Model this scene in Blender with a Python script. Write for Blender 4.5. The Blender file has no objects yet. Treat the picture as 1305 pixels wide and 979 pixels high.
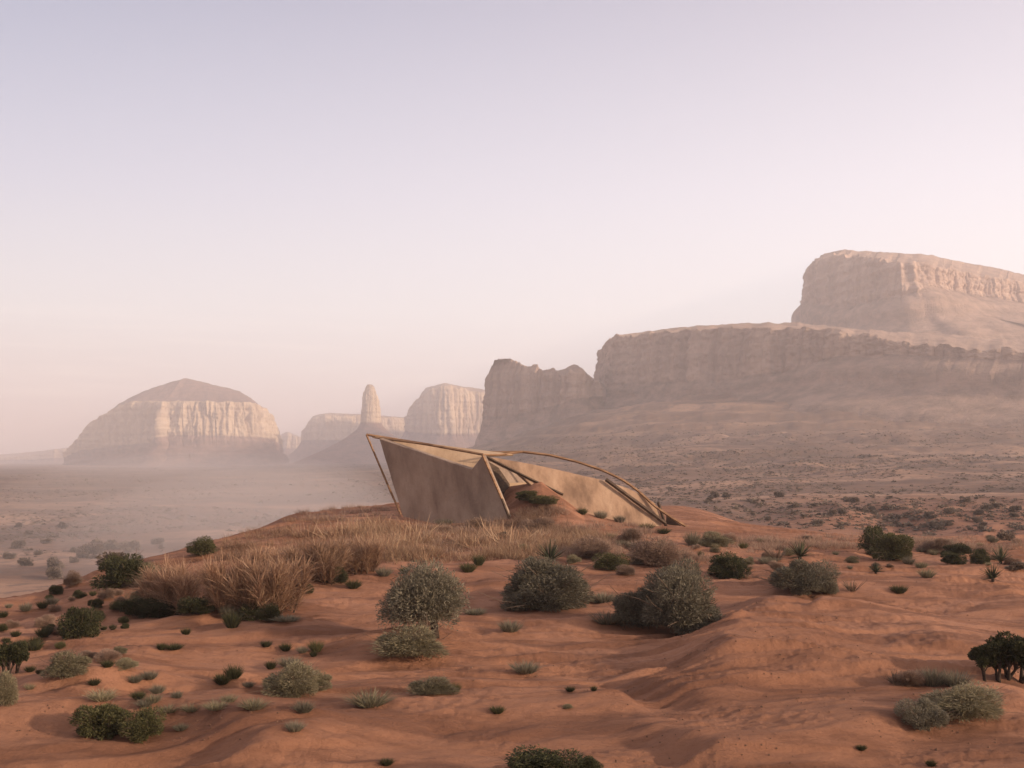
import bpy, math
import numpy as np
R = math.radians
sc = bpy.context.scene
COL = sc.collection
rng = np.random.default_rng(7)

# ---------------------------------------------------------------- camera
F, PX0, HOR, CZ = 1399.0, 652.5, 583.0, 3.4          # focal length in photo pixels, centre column, horizon row, eye height
cam = bpy.data.cameras.new('camera'); co = bpy.data.objects.new('camera', cam); COL.objects.link(co)
co.location = (0, 0, CZ); co.rotation_euler = (R(90), 0, 0)
cam.sensor_width = 36; cam.lens = 36 * F / 1305; cam.shift_y = (HOR - 489.5) / 1305
cam.clip_start = 0.1; cam.clip_end = 40000
sc.camera = co

# ---------------------------------------------------------------- sky, sun, exposure
SUN = np.array([0.86, -0.43, 0.24]); SUN /= np.linalg.norm(SUN)
sun_el = math.asin(SUN[2]); sun_az = math.atan2(SUN[0], SUN[1])
w = bpy.data.worlds.new('World'); sc.world = w; w.use_nodes = True
nt = w.node_tree; nt.nodes.clear()
def N(t, typ, **kw):
    n = t.nodes.new(typ)
    for k, v in kw.items(): setattr(n, k, v)
    return n
def ramp(t, stops, interp='LINEAR'):
    n = N(t, 'ShaderNodeValToRGB'); r = n.color_ramp; r.interpolation = interp
    while len(r.elements) < len(stops): r.elements.new(0.5)
    for e, (p, c) in zip(r.elements, stops):
        e.position = p; e.color = (*c, 1) if len(c) == 3 else c
    return n
def math_node(t, op, a, b=None, clamp=False):
    n = N(t, 'ShaderNodeMath', operation=op); n.use_clamp = clamp
    for i, v in enumerate((a, b)):
        if v is None: continue
        if isinstance(v, (int, float)): n.inputs[i].default_value = v
        else: t.links.new(v, n.inputs[i])
    return n.outputs[0]
def mixc(t, fac, a, b, mode='MIX'):
    n = N(t, 'ShaderNodeMix', data_type='RGBA', blend_type=mode)
    for s, v in ((n.inputs[0], fac), (n.inputs[6], a), (n.inputs[7], b)):
        if isinstance(v, (int, float)): s.default_value = v
        elif isinstance(v, tuple): s.default_value = (*v, 1)
        else: t.links.new(v, s)
    return n.outputs[2]
sky = N(nt, 'ShaderNodeTexSky', sky_type='NISHITA', sun_disc=False)
sky.sun_elevation = sun_el; sky.sun_rotation = sun_az; sky.dust_density = 4; sky.air_density = 1.2
bg1 = N(nt, 'ShaderNodeBackground'); bg1.inputs[1].default_value = 0.05
nt.links.new(sky.outputs[0], bg1.inputs[0])
tc = N(nt, 'ShaderNodeTexCoord'); sx = N(nt, 'ShaderNodeSeparateXYZ'); nt.links.new(tc.outputs['Generated'], sx.inputs[0])
rl = ramp(nt, [(0.0, (.73, .625, .645)), (.05, (.75, .665, .69)), (.13, (.70, .655, .70)), (.23, (.52, .49, .59)), (.38, (.29, .29, .40)), (.55, (.42, .375, .41)), (1, (.46, .405, .43))])
rr = ramp(nt, [(0.0, (.97, .885, .90)), (.05, (.99, .91, .935)), (.13, (.98, .92, .945)), (.23, (.86, .795, .85)), (.38, (.60, .54, .61)), (.55, (.50, .44, .47)), (1, (.46, .405, .43))])
for r_ in (rl, rr): nt.links.new(sx.outputs[2], r_.inputs[0])
side = math_node(nt, 'ADD', math_node(nt, 'MULTIPLY', sx.outputs[0], 1.05), 0.5, True)
grad = mixc(nt, side, rl.outputs[0], rr.outputs[0])
# thin streaks of cirrus low over the horizon
mp = N(nt, 'ShaderNodeMapping'); mp.inputs['Scale'].default_value = (3, 3, 55); nt.links.new(tc.outputs['Generated'], mp.inputs[0])
nz = N(nt, 'ShaderNodeTexNoise'); nz.inputs['Scale'].default_value = 1.6; nz.inputs['Detail'].default_value = 5; nt.links.new(mp.outputs[0], nz.inputs[0])
cr = ramp(nt, [(.52, (0, 0, 0)), (.75, (1, 1, 1))]); nt.links.new(nz.outputs[0], cr.inputs[0])
band = ramp(nt, [(.0, (.3, .3, .3)), (.05, (1, 1, 1)), (.14, (0, 0, 0))]); nt.links.new(sx.outputs[2], band.inputs[0])
cf = math_node(nt, 'MULTIPLY', math_node(nt, 'MULTIPLY', cr.outputs[0], band.outputs[0]), 0.8)
grad = mixc(nt, cf, grad, (.99, .90, .88))
bg2 = N(nt, 'ShaderNodeBackground'); bg2.inputs[1].default_value = 0.93; nt.links.new(grad, bg2.inputs[0])
ad = N(nt, 'ShaderNodeAddShader'); wo = N(nt, 'ShaderNodeOutputWorld')
nt.links.new(bg1.outputs[0], ad.inputs[0]); nt.links.new(bg2.outputs[0], ad.inputs[1]); nt.links.new(ad.outputs[0], wo.inputs[0])

sl = bpy.data.lights.new('sun', 'SUN'); so = bpy.data.objects.new('sun', sl); COL.objects.link(so)
sl.energy = 5.0; sl.angle = R(1.6); sl.color = (1, .79, .60)
from mathutils import Vector
so.rotation_euler = Vector(SUN).to_track_quat('Z', 'Y').to_euler()
sc.view_settings.view_transform = 'Standard'; sc.view_settings.look = 'None'
sc.view_settings.exposure = 0.2; sc.view_settings.gamma = 1
sc.render.engine = 'CYCLES'
sc.cycles.use_denoising = True; sc.cycles.max_bounces = 5; sc.cycles.volume_bounces = 2; sc.cycles.diffuse_bounces = 3
sc.cycles.transparent_max_bounces = 8

# ---------------------------------------------------------------- helpers
def W(px, py, d): return np.array([(px - PX0) / F * d, d, CZ - (py - HOR) / F * d])
def rayplane(px, py, p, n):
    v = np.array([(px - PX0) / F, 1, -(py - HOR) / F]); o = np.array([0, 0, CZ])
    return o + v * (np.dot(np.asarray(p) - o, n) / np.dot(v, n))
def fade(t): return t * t * t * (t * (t * 6 - 15) + 10)
_P = np.random.default_rng(3).permutation(1024); _P = np.concatenate([_P, _P, _P])
_G = np.random.default_rng(4).normal(size=(1024, 3)); _G /= np.linalg.norm(_G, axis=1)[:, None]
def noise(x, y, z=0.0):
    x, y, z = np.broadcast_arrays(np.asarray(x, float), np.asarray(y, float), np.asarray(z, float))
    xi, yi, zi = np.floor(x).astype(int), np.floor(y).astype(int), np.floor(z).astype(int)
    xf, yf, zf = x - xi, y - yi, z - zi
    u, v, w_ = fade(xf), fade(yf), fade(zf)
    out = 0
    for dx in (0, 1):
        for dy in (0, 1):
            for dz in (0, 1):
                h = _P[_P[_P[(xi + dx) & 1023] + ((yi + dy) & 1023)] + ((zi + dz) & 1023)]
                g = _G[h]
                dot = g[..., 0] * (xf - dx) + g[..., 1] * (yf - dy) + g[..., 2] * (zf - dz)
                out = out + dot * (u if dx else 1 - u) * (v if dy else 1 - v) * (w_ if dz else 1 - w_)
    return out * 1.5
def fbm(x, y, z=0.0, o=4, lac=2.03, g=.5):
    s, a = 0, 1
    for i in range(o):
        s = s + a * noise(x * lac**i + 17.3 * i, y * lac**i - 9.1 * i, z * lac**i); a *= g
    return s
def smooth(a, b, x): t = np.clip((x - a) / (b - a), 0, 1); return t * t * (3 - 2 * t)

def mesh_of(name, v, quads=None, tris=None, smooth_sh=True):
    me = bpy.data.meshes.new(name)
    v = np.asarray(v, np.float32).reshape(-1, 3)
    q = np.zeros((0, 4), int) if quads is None else np.asarray(quads, int).reshape(-1, 4)
    t = np.zeros((0, 3), int) if tris is None else np.asarray(tris, int).reshape(-1, 3)
    me.vertices.add(len(v)); me.vertices.foreach_set('co', v.ravel())
    idx = np.concatenate([q.ravel(), t.ravel()]).astype(np.int32)
    me.loops.add(len(idx)); me.loops.foreach_set('vertex_index', idx)
    ls = np.concatenate([np.arange(len(q)) * 4, len(q) * 4 + np.arange(len(t)) * 3]).astype(np.int32)
    me.polygons.add(len(ls)); me.polygons.foreach_set('loop_start', ls)
    me.polygons.foreach_set('use_smooth', np.full(len(ls), smooth_sh))
    me.update(calc_edges=True); me.validate()
    return me
def link(name, me, mat=None, parent=None):
    o = bpy.data.objects.new(name, me); COL.objects.link(o)
    if mat is not None and me is not None and not me.materials: me.materials.append(mat)
    if parent is not None: o.parent = parent
    return o
def tag(o, label=None, cat=None, group=None, kind=None):
    for k, v in (('label', label), ('category', cat), ('group', group), ('kind', kind)):
        if v: o[k] = v
    return o
def attr(me, name, vals):
    a = me.attributes.new(name, 'FLOAT', 'POINT'); a.data.foreach_set('value', np.asarray(vals, np.float32).ravel())

class Geo:
    def __init__(s): s.v, s.q, s.t, s.n = [], [], [], 0
    def add(s, v, q=None, t=None):
        v = np.asarray(v, float).reshape(-1, 3)
        if q is not None: s.q.append(np.asarray(q, int).reshape(-1, 4) + s.n)
        if t is not None: s.t.append(np.asarray(t, int).reshape(-1, 3) + s.n)
        s.v.append(v); s.n += len(v)
    def mesh(s, name, sm=True):
        return mesh_of(name, np.concatenate(s.v), np.concatenate(s.q) if s.q else None, np.concatenate(s.t) if s.t else None, sm)
def tube(g, pts, rad, k=6, cap=True):
    pts = np.asarray(pts, float); n = len(pts); rad = np.broadcast_to(np.asarray(rad, float), (n,))
    tan = np.gradient(pts, axis=0); tan /= np.linalg.norm(tan, axis=1)[:, None] + 1e-9
    up = np.array([0, 0, 1.0]) if abs(tan[0][2]) < .9 else np.array([1.0, 0, 0])
    a = np.cross(tan, up); a /= np.linalg.norm(a, axis=1)[:, None] + 1e-9; b = np.cross(tan, a)
    th = np.arange(k) / k * 2 * np.pi
    v = pts[:, None] + rad[:, None, None] * (np.cos(th)[None, :, None] * a[:, None] + np.sin(th)[None, :, None] * b[:, None])
    i = np.arange(n - 1)[:, None] * k; j = np.arange(k)[None]; j2 = (j + 1) % k
    q = np.stack([i + j, i + j2, i + k + j2, i + k + j], -1).reshape(-1, 4)
    v = v.reshape(-1, 3); t = None
    if cap:
        v = np.concatenate([v, pts[:1], pts[-1:]]); jj = np.arange(k); j2 = (jj + 1) % k
        t = np.concatenate([np.stack([j2, jj, np.full(k, n * k)], -1), np.stack([(n - 1) * k + jj, (n - 1) * k + j2, np.full(k, n * k + 1)], -1)])
    g.add(v, q, t)
def slab(pts, nrm, thick):
    """A flat polygon given thickness along -nrm, with a slight edge chamfer."""
    import bmesh
    bm = bmesh.new(); nrm = np.asarray(nrm, float); nrm = nrm / np.linalg.norm(nrm)
    pts = [np.asarray(p, float) for p in pts]
    f = [bm.verts.new(p) for p in pts]; b = [bm.verts.new(p - nrm * thick) for p in pts]
    bm.faces.new(f); bm.faces.new(b[::-1]); n = len(f)
    for i in range(n): bm.faces.new((f[i], b[i], b[(i + 1) % n], f[(i + 1) % n]))
    bmesh.ops.recalc_face_normals(bm, faces=bm.faces)
    bmesh.ops.bevel(bm, geom=list(bm.edges), offset=min(.02, thick * .2), segments=1, affect='EDGES')
    me = bpy.data.meshes.new('slab'); bm.to_mesh(me); bm.free(); return me

# ---------------------------------------------------------------- materials
def newmat(name):
    m = bpy.data.materials.new(name); m.use_nodes = True
    t = m.node_tree; b = t.nodes['Principled BSDF']; b.inputs['Roughness'].default_value = .92
    b.inputs['Specular IOR Level'].default_value = .15
    return m, t, b
def pos(t): return N(t, 'ShaderNodeTexCoord').outputs['Object']
def tnoise(t, vec, scale, detail=6, rough=.55, stretch=None, rot=None):
    if stretch or rot:
        mp = N(t, 'ShaderNodeMapping')
        if stretch: mp.inputs['Scale'].default_value = stretch
        if rot: mp.inputs['Rotation'].default_value = rot
        t.links.new(vec, mp.inputs[0]); vec = mp.outputs[0]
    n = N(t, 'ShaderNodeTexNoise'); n.inputs['Scale'].default_value = scale; n.inputs['Detail'].default_value = detail; n.inputs['Roughness'].default_value = rough
    t.links.new(vec, n.inputs[0]); return n.outputs[0]
def bump(t, b, h, strength, dist, prev=None):
    n = N(t, 'ShaderNodeBump'); n.inputs['Strength'].default_value = strength; n.inputs['Distance'].default_value = dist
    t.links.new(h, n.inputs['Height'])
    if prev is not None: t.links.new(prev, n.inputs['Normal'])
    t.links.new(n.outputs[0], b.inputs['Normal']); return n.outputs[0]
def rampf(t, f, stops):
    r = ramp(t, stops); t.links.new(f, r.inputs[0]); return r.outputs[0]

def ground_material():
    m, t, b = newmat('red_sand'); p = pos(t)
    big = tnoise(t, p, .16, 5, .6)
    sand = rampf(t, big, [(.30, (.255, .117, .068)), (.5, (.355, .168, .097)), (.68, (.45, .225, .138))])
    streak = tnoise(t, p, .9, 6, .6, (.35, 1.6, 1), (0, 0, R(-18)))
    sand = mixc(t, math_node(t, 'MULTIPLY', rampf(t, streak, [(.47, (0, 0, 0)), (.58, (1, 1, 1))]), .6), sand, (.155, .068, .041))
    fine = tnoise(t, p, 11, 8, .8)
    sand = mixc(t, math_node(t, 'MULTIPLY', rampf(t, fine, [(.52, (0, 0, 0)), (.68, (1, 1, 1))]), .45), sand, (.15, .066, .04))
    # pale and dark earth of the valley floor
    vb = tnoise(t, p, .02, 7, .62, (.6, 1.6, 1))
    val = rampf(t, vb, [(.36, (.135, .085, .062)), (.5, (.22, .132, .093)), (.60, (.38, .23, .155))])
    spk = tnoise(t, p, .33, 5, .7)
    val = mixc(t, math_node(t, 'MULTIPLY', rampf(t, spk, [(.50, (0, 0, 0)), (.62, (1, 1, 1))]), .7), val, (.15, .11, .09))
    at = N(t, 'ShaderNodeAttribute', attribute_name='valley')
    vg = N(t, 'ShaderNodeAttribute', attribute_name='vegetation')
    val = mixc(t, math_node(t, 'MULTIPLY', vg.outputs['Fac'], rampf(t, tnoise(t, p, .012, 6, .62, (.5, 1.5, 1)), [(.34, (.45, .45, .45)), (.55, (1, 1, 1))])), val, (.135, .085, .058))
    c = mixc(t, at.outputs['Fac'], sand, val)
    t.links.new(c, b.inputs['Base Color'])
    n1 = bump(t, b, tnoise(t, p, 2.2, 8, .62, (.5, 1.3, 1), (0, 0, R(-18))), .8, .14)
    wv = N(t, 'ShaderNodeTexWave', wave_type='BANDS', bands_direction='X'); wv.inputs['Scale'].default_value = 2.2; wv.inputs['Distortion'].default_value = 5; wv.inputs['Detail'].default_value = 3; wv.inputs['Detail Scale'].default_value = 1.5
    mp = N(t, 'ShaderNodeMapping'); mp.inputs['Rotation'].default_value = (0, 0, R(32)); t.links.new(p, mp.inputs[0]); t.links.new(mp.outputs[0], wv.inputs[0])
    n2 = bump(t, b, wv.outputs['Fac'], .07, .03, n1)
    bump(t, b, tnoise(t, p, 20, 8, .8), .8, .05, n2)
    return m
def rock_material(name, cols, talus, zscale):
    m, t, b = newmat(name); p = pos(t)
    flute = tnoise(t, p, .05, 7, .65, (1, 1, .12))
    c = rampf(t, flute, [(.34, cols[0]), (.5, cols[1]), (.66, cols[2])])
    strata = tnoise(t, p, zscale, 4, .6, (.02, .02, 1))
    c = mixc(t, math_node(t, 'MULTIPLY', rampf(t, strata, [(.45, (0, 0, 0)), (.62, (1, 1, 1))]), .35), c, cols[0])
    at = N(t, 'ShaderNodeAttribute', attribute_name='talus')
    tn = rampf(t, tnoise(t, p, .06, 6, .65, (1, 1, 2.2)), [(.38, tuple(.72 * x for x in talus)), (.62, tuple(1.2 * x for x in talus))])  # talus tone darker than the cliffs: slope shade put into the colour
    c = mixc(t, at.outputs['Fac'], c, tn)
    t.links.new(c, b.inputs['Base Color'])
    n0 = bump(t, b, tnoise(t, p, .16, 8, .74, (1, 1, .4)), .9, 4.0); bump(t, b, tnoise(t, p, .5, 4, .7, (.08, .08, 1.3)), .5, 1.2, n0)
    return m
def plaster_material(name, c0, c1, c2, streak=(1, 1, .35)):
    m, t, b = newmat(name); p = pos(t)
    n1 = tnoise(t, p, 1.3, 8, .62, streak)
    c = rampf(t, n1, [(.3, c0), (.5, c1), (.7, c2)])
    n2 = tnoise(t, p, 9, 6, .7)
    c = mixc(t, math_node(t, 'MULTIPLY', rampf(t, n2, [(.55, (0, 0, 0)), (.7, (1, 1, 1))]), .35), c, c0)
    t.links.new(c, b.inputs['Base Color'])
    n = bump(t, b, n1, .4, .08); bump(t, b, n2, .4, .03, n)
    return m
def wood_material(name, c0, c1):
    m, t, b = newmat(name); p = pos(t)
    t.links.new(rampf(t, tnoise(t, p, 3, 6, .65, (.4, 1, 3)), [(.35, c0), (.65, c1)]), b.inputs['Base Color'])
    bump(t, b, tnoise(t, p, 22, 5, .7), .5, .02)
    return m
def leaf_material(name, stops, trans=.25):
    m, t, b = newmat(name); b.inputs['Roughness'].default_value = .7
    g = N(t, 'ShaderNodeNewGeometry')
    c = rampf(t, g.outputs['Random Per Island'], stops)
    oi = N(t, 'ShaderNodeObjectInfo')
    hs = N(t, 'ShaderNodeHueSaturation'); t.links.new(c, hs.inputs['Color'])
    t.links.new(math_node(t, 'ADD', math_node(t, 'MULTIPLY', oi.outputs['Random'], .5), .75), hs.inputs['Value'])
    t.links.new(hs.outputs[0], b.inputs['Base Color'])
    tr = N(t, 'ShaderNodeBsdfTranslucent'); t.links.new(hs.outputs[0], tr.inputs[0])
    mx = N(t, 'ShaderNodeMixShader'); mx.inputs[0].default_value = trans
    t.links.new(b.outputs[0], mx.inputs[1]); t.links.new(tr.outputs[0], mx.inputs[2])
    t.links.new(mx.outputs[0], t.nodes['Material Output'].inputs[0])
    return m
M_GROUND = ground_material()
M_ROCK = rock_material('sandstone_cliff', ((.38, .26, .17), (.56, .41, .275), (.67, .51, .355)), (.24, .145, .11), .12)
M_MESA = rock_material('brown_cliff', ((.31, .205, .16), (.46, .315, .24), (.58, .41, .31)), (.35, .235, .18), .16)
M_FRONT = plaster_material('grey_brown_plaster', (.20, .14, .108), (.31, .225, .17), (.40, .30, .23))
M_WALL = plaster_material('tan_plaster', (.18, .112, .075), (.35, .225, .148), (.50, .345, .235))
M_ROOF = plaster_material('pale_tan_boards', (.40, .265, .16), (.47, .32, .20), (.54, .38, .25), (1, .3, 1))
M_WOOD = wood_material('weathered_wood', (.17, .09, .05), (.36, .215, .12))
M_DARKWOOD_SHADE = wood_material('dark_wood_and_shade', (.06, .04, .03), (.12, .08, .055))  # dark timber; also shade painted on the corner post, interior and gap
M_SAGE = leaf_material('sage_leaves', [(0, (.105, .09, .062)), (.5, (.175, .15, .104)), (1, (.255, .22, .155))])
M_DARK = leaf_material('dark_leaves', [(0, (.032, .032, .016)), (.6, (.062, .062, .028)), (1, (.11, .10, .045))])
M_GREEN = leaf_material('green_leaves', [(0, (.055, .052, .022)), (.6, (.095, .088, .038)), (1, (.16, .14, .06))])
M_PALE = leaf_material('pale_grass', [(0, (.14, .12, .07)), (.5, (.25, .21, .125)), (1, (.36, .30, .19))])
M_DRY = leaf_material('dry_red_twigs', [(0, (.22, .125, .078)), (.5, (.34, .20, .125)), (1, (.47, .31, .20))])
M_PINK = leaf_material('pinkish_twigs', [(0, (.20, .125, .09)), (.5, (.30, .20, .145)), (1, (.40, .28, .20))])
M_STRAW = leaf_material('straw_grass', [(0, (.26, .14, .085)), (.45, (.39, .24, .15)), (1, (.54, .38, .24))])
M_YUCCA = leaf_material('yucca_blades', [(0, (.035, .042, .025)), (.6, (.065, .072, .04)), (1, (.12, .115, .06))], .1)
M_STEM = wood_material('woody_stems', (.10, .065, .045), (.23, .16, .11))
M_BARK = wood_material('dark_bark', (.03, .02, .015), (.07, .048, .035))
M_SCRUB = leaf_material('scrub_leaves', [(0, (.13, .10, .076)), (.5, (.185, .14, .105)), (1, (.25, .19, .14))], .15)

# ---------------------------------------------------------------- terrain
DS = np.array([4, 12, 16, 22, 30, 36, 40, 45, 50, 60, 75, 100, 140, 200, 240, 300, 450, 650, 850, 1200, 2000, 4000, 12000.])
TAB = {
  0:    [3.4, 3.4, 3.45, 3.6, 3.9, 5.5, 7, 8.5, 9.5, 11.5, 13.5, 15, 15.2, 15, 14.9, 13.0, 13.2, 13.5, 14, 14.5, 15.5, 18, 18],
  130:  [3.4, 3.4, 3.4, 3.45, 3.45, 3.47, 4.6, 6.0, 7.4, 9.6, 12.5, 14.5, 15, 15, 14.8, 13.0, 13.2, 13.5, 14, 14.5, 15.5, 18, 18],
  250:  [3.4, 3.4, 3.4, 3.35, 3.2, 3.1, 3.03, 4.0, 5.6, 8.2, 11.5, 14, 14.8, 15, 14.8, 13.0, 13.2, 13.4, 13.8, 14, 15, 17, 18],
  370:  [3.4, 3.4, 3.4, 3.3, 2.95, 2.7, 2.5, 2.32, 2.8, 5.4, 9.4, 13, 14.5, 14.5, 14.3, 13.0, 12.8, 12.6, 12.6, 12.5, 12, 15, 18],
  500:  [3.4, 3.4, 3.4, 3.3, 2.9, 2.62, 2.47, 2.17, 2.0, 2.75, 6.2, 10.3, 12.8, 13, 12.9, 12.0, 11.5, 11, 10.5, 9.5, 9, 12, 18],
  650:  [3.4, 3.4, 3.42, 3.4, 2.95, 2.68, 2.52, 2.2, 2.1, 3.0, 6, 9, 10.5, 10, 9.4, 8, 4, -2, -14, -22, -15, 5, 18],
  750:  [3.4, 3.4, 3.42, 3.4, 2.98, 2.68, 2.48, 2.3, 2.25, 2.9, 5.4, 8.2, 9.2, 8.7, 8.2, 7, 2.4, -8, -36, -46, -35, -10, 18],
  880:  [3.4, 3.4, 3.42, 3.45, 3.0, 2.78, 2.68, 2.60, 2.64, 2.5, 4.6, 7.2, 7.6, 7, 6.6, 5.5, .5, -14, -48, -60, -60, -20, 18],
  1060: [3.4, 3.4, 3.42, 3.5, 3.15, 3.12, 3.1, 3.18, 3.7, 5.5, 7.6, 8.6, 6.2, 6, 5.5, 4.5, -1, -18, -55, -75, -70, -20, 18],
  1305: [3.4, 3.4, 3.42, 3.45, 3.3, 3.28, 3.3, 3.4, 3.55, 5, 7.5, 8.5, 5.9, 5.5, 4.9, 3.5, -2, -20, -58, -85, -80, -20, 18],
}
TAB[-300] = TAB[0]; TAB[1750] = TAB[1305]
flat = [3.4, 3.4, 3.42, 3.45, 3.5, 3.8, 4.2, 4.6, 5, 6, 7.5, 8.5, 8.5, 8.5, 8.5, 8.5, 8.5, 9, 10, 11, 12, 15, 18]
keys = sorted(TAB)
A_ = [-np.pi, -1.9] + [math.atan((k - PX0) / F) for k in keys] + [1.9, np.pi]
T_ = np.array([flat, flat] + [TAB[k] for k in keys] + [flat, flat])
ag = np.linspace(-np.pi, np.pi, 2513); lg = np.linspace(math.log(4), math.log(12000), 900)
tmp = np.stack([np.interp(lg, np.log(DS), row) for row in T_])
DG = np.stack([np.interp(ag, A_, tmp[:, j]) for j in range(len(lg))], 1)
def blur(a, k, ax):
    ker = np.hanning(k + 2)[1:-1]; ker /= ker.sum()
    pad = [(0, 0), (0, 0)]; pad[ax] = (k // 2, k // 2)
    return np.apply_along_axis(lambda r: np.convolve(r, ker, 'valid'), ax, np.pad(a, pad, mode='edge'))
DG = blur(blur(DG, 13, 1), 31, 0)
def base_h(x, y):
    r = np.hypot(x, y); a = np.arctan2(x, y)
    d = np.where(np.abs(a) < 1.2, np.maximum(y, .3 * r), r * .36)
    fi = np.clip((a + np.pi) / (2 * np.pi) * (len(ag) - 1), 0, len(ag) - 1.001)
    fj = np.clip((np.log(np.maximum(d, 4)) - lg[0]) / (lg[-1] - lg[0]) * (len(lg) - 1), 0, len(lg) - 1.001)
    i, j = fi.astype(int), fj.astype(int); u, v = fi - i, fj - j
    D = DG[i, j] * (1 - u) * (1 - v) + DG[i + 1, j] * u * (1 - v) + DG[i, j + 1] * (1 - u) * v + DG[i + 1, j + 1] * u * v
    return CZ - D
def on_base(px, py):
    d = np.geomspace(5, 3000, 6000); x = (px - PX0) / F * d
    p = HOR + (CZ - base_h(x, d)) / d * F
    k = np.argmax(p <= py); return np.array([x[k], d[k]])
def polydist(x, y, P):
    """distance to a polyline, side sign (+ right of travel) and the along-fraction."""
    best = np.full(x.shape, 1e9); sg = np.zeros(x.shape); al = np.zeros(x.shape); n = len(P) - 1
    for i in range(n):
        a, b = P[i], P[i + 1]; e = b - a; L2 = e @ e
        t0 = ((x - a[0]) * e[0] + (y - a[1]) * e[1]) / L2; t = np.clip(t0, 0, 1)
        dx, dy = x - a[0] - t * e[0], y - a[1] - t * e[1]; dd = np.hypot(dx, dy)
        m = dd < best; best = np.where(m, dd, best)
        sg = np.where(m, np.sign(-(e[0] * dy - e[1] * dx)), sg); al = np.where(m, (i + t) / n, al)
    return best, sg, al
# dune and bank crests: pixels of the crest, height, run-out on the right / left of travel
CRESTS = [
  ([(1018, 772), (948, 812), (922, 850), (966, 884)], .46, .75, 2.6),
  ([(870, 912), (1000, 886), (1150, 880), (1330, 884)], .22, .4, 2.2),
  ([(860, 985), (1040, 950), (1180, 926), (1330, 900)], .26, .45, 1.6),
  ([(-30, 940), (110, 930), (250, 936), (380, 975)], .26, .5, 1.4),
  ([(-30, 862), (50, 884), (150, 905)], .26, .8, 1.5),
  ([(60, 866), (200, 842), (330, 830), (440, 800)], .17, .8, 2.0),
  ([(420, 850), (600, 815), (780, 806), (920, 790)], .22, .6, 2.4),
  ([(1030, 795), (1110, 803), (1180, 815), (1215, 850)], .22, .9, 1.6),
  ([(330, 985), (520, 930), (700, 915), (820, 905)], .20, .45, 2.0),
  ([(950, 745), (1080, 758), (1200, 752), (1330, 762)], .16, .7, 2.2),
  ([(600, 760), (760, 758), (900, 742)], .12, .7, 1.8),
]
CR = [(np.array([on_base(*p) for p in c[0]]), *c[1:]) for c in CRESTS]
DF = on_base(1060, 825); DDIR = on_base(1120, 858) - on_base(985, 795); DDIR /= np.linalg.norm(DDIR)
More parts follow.
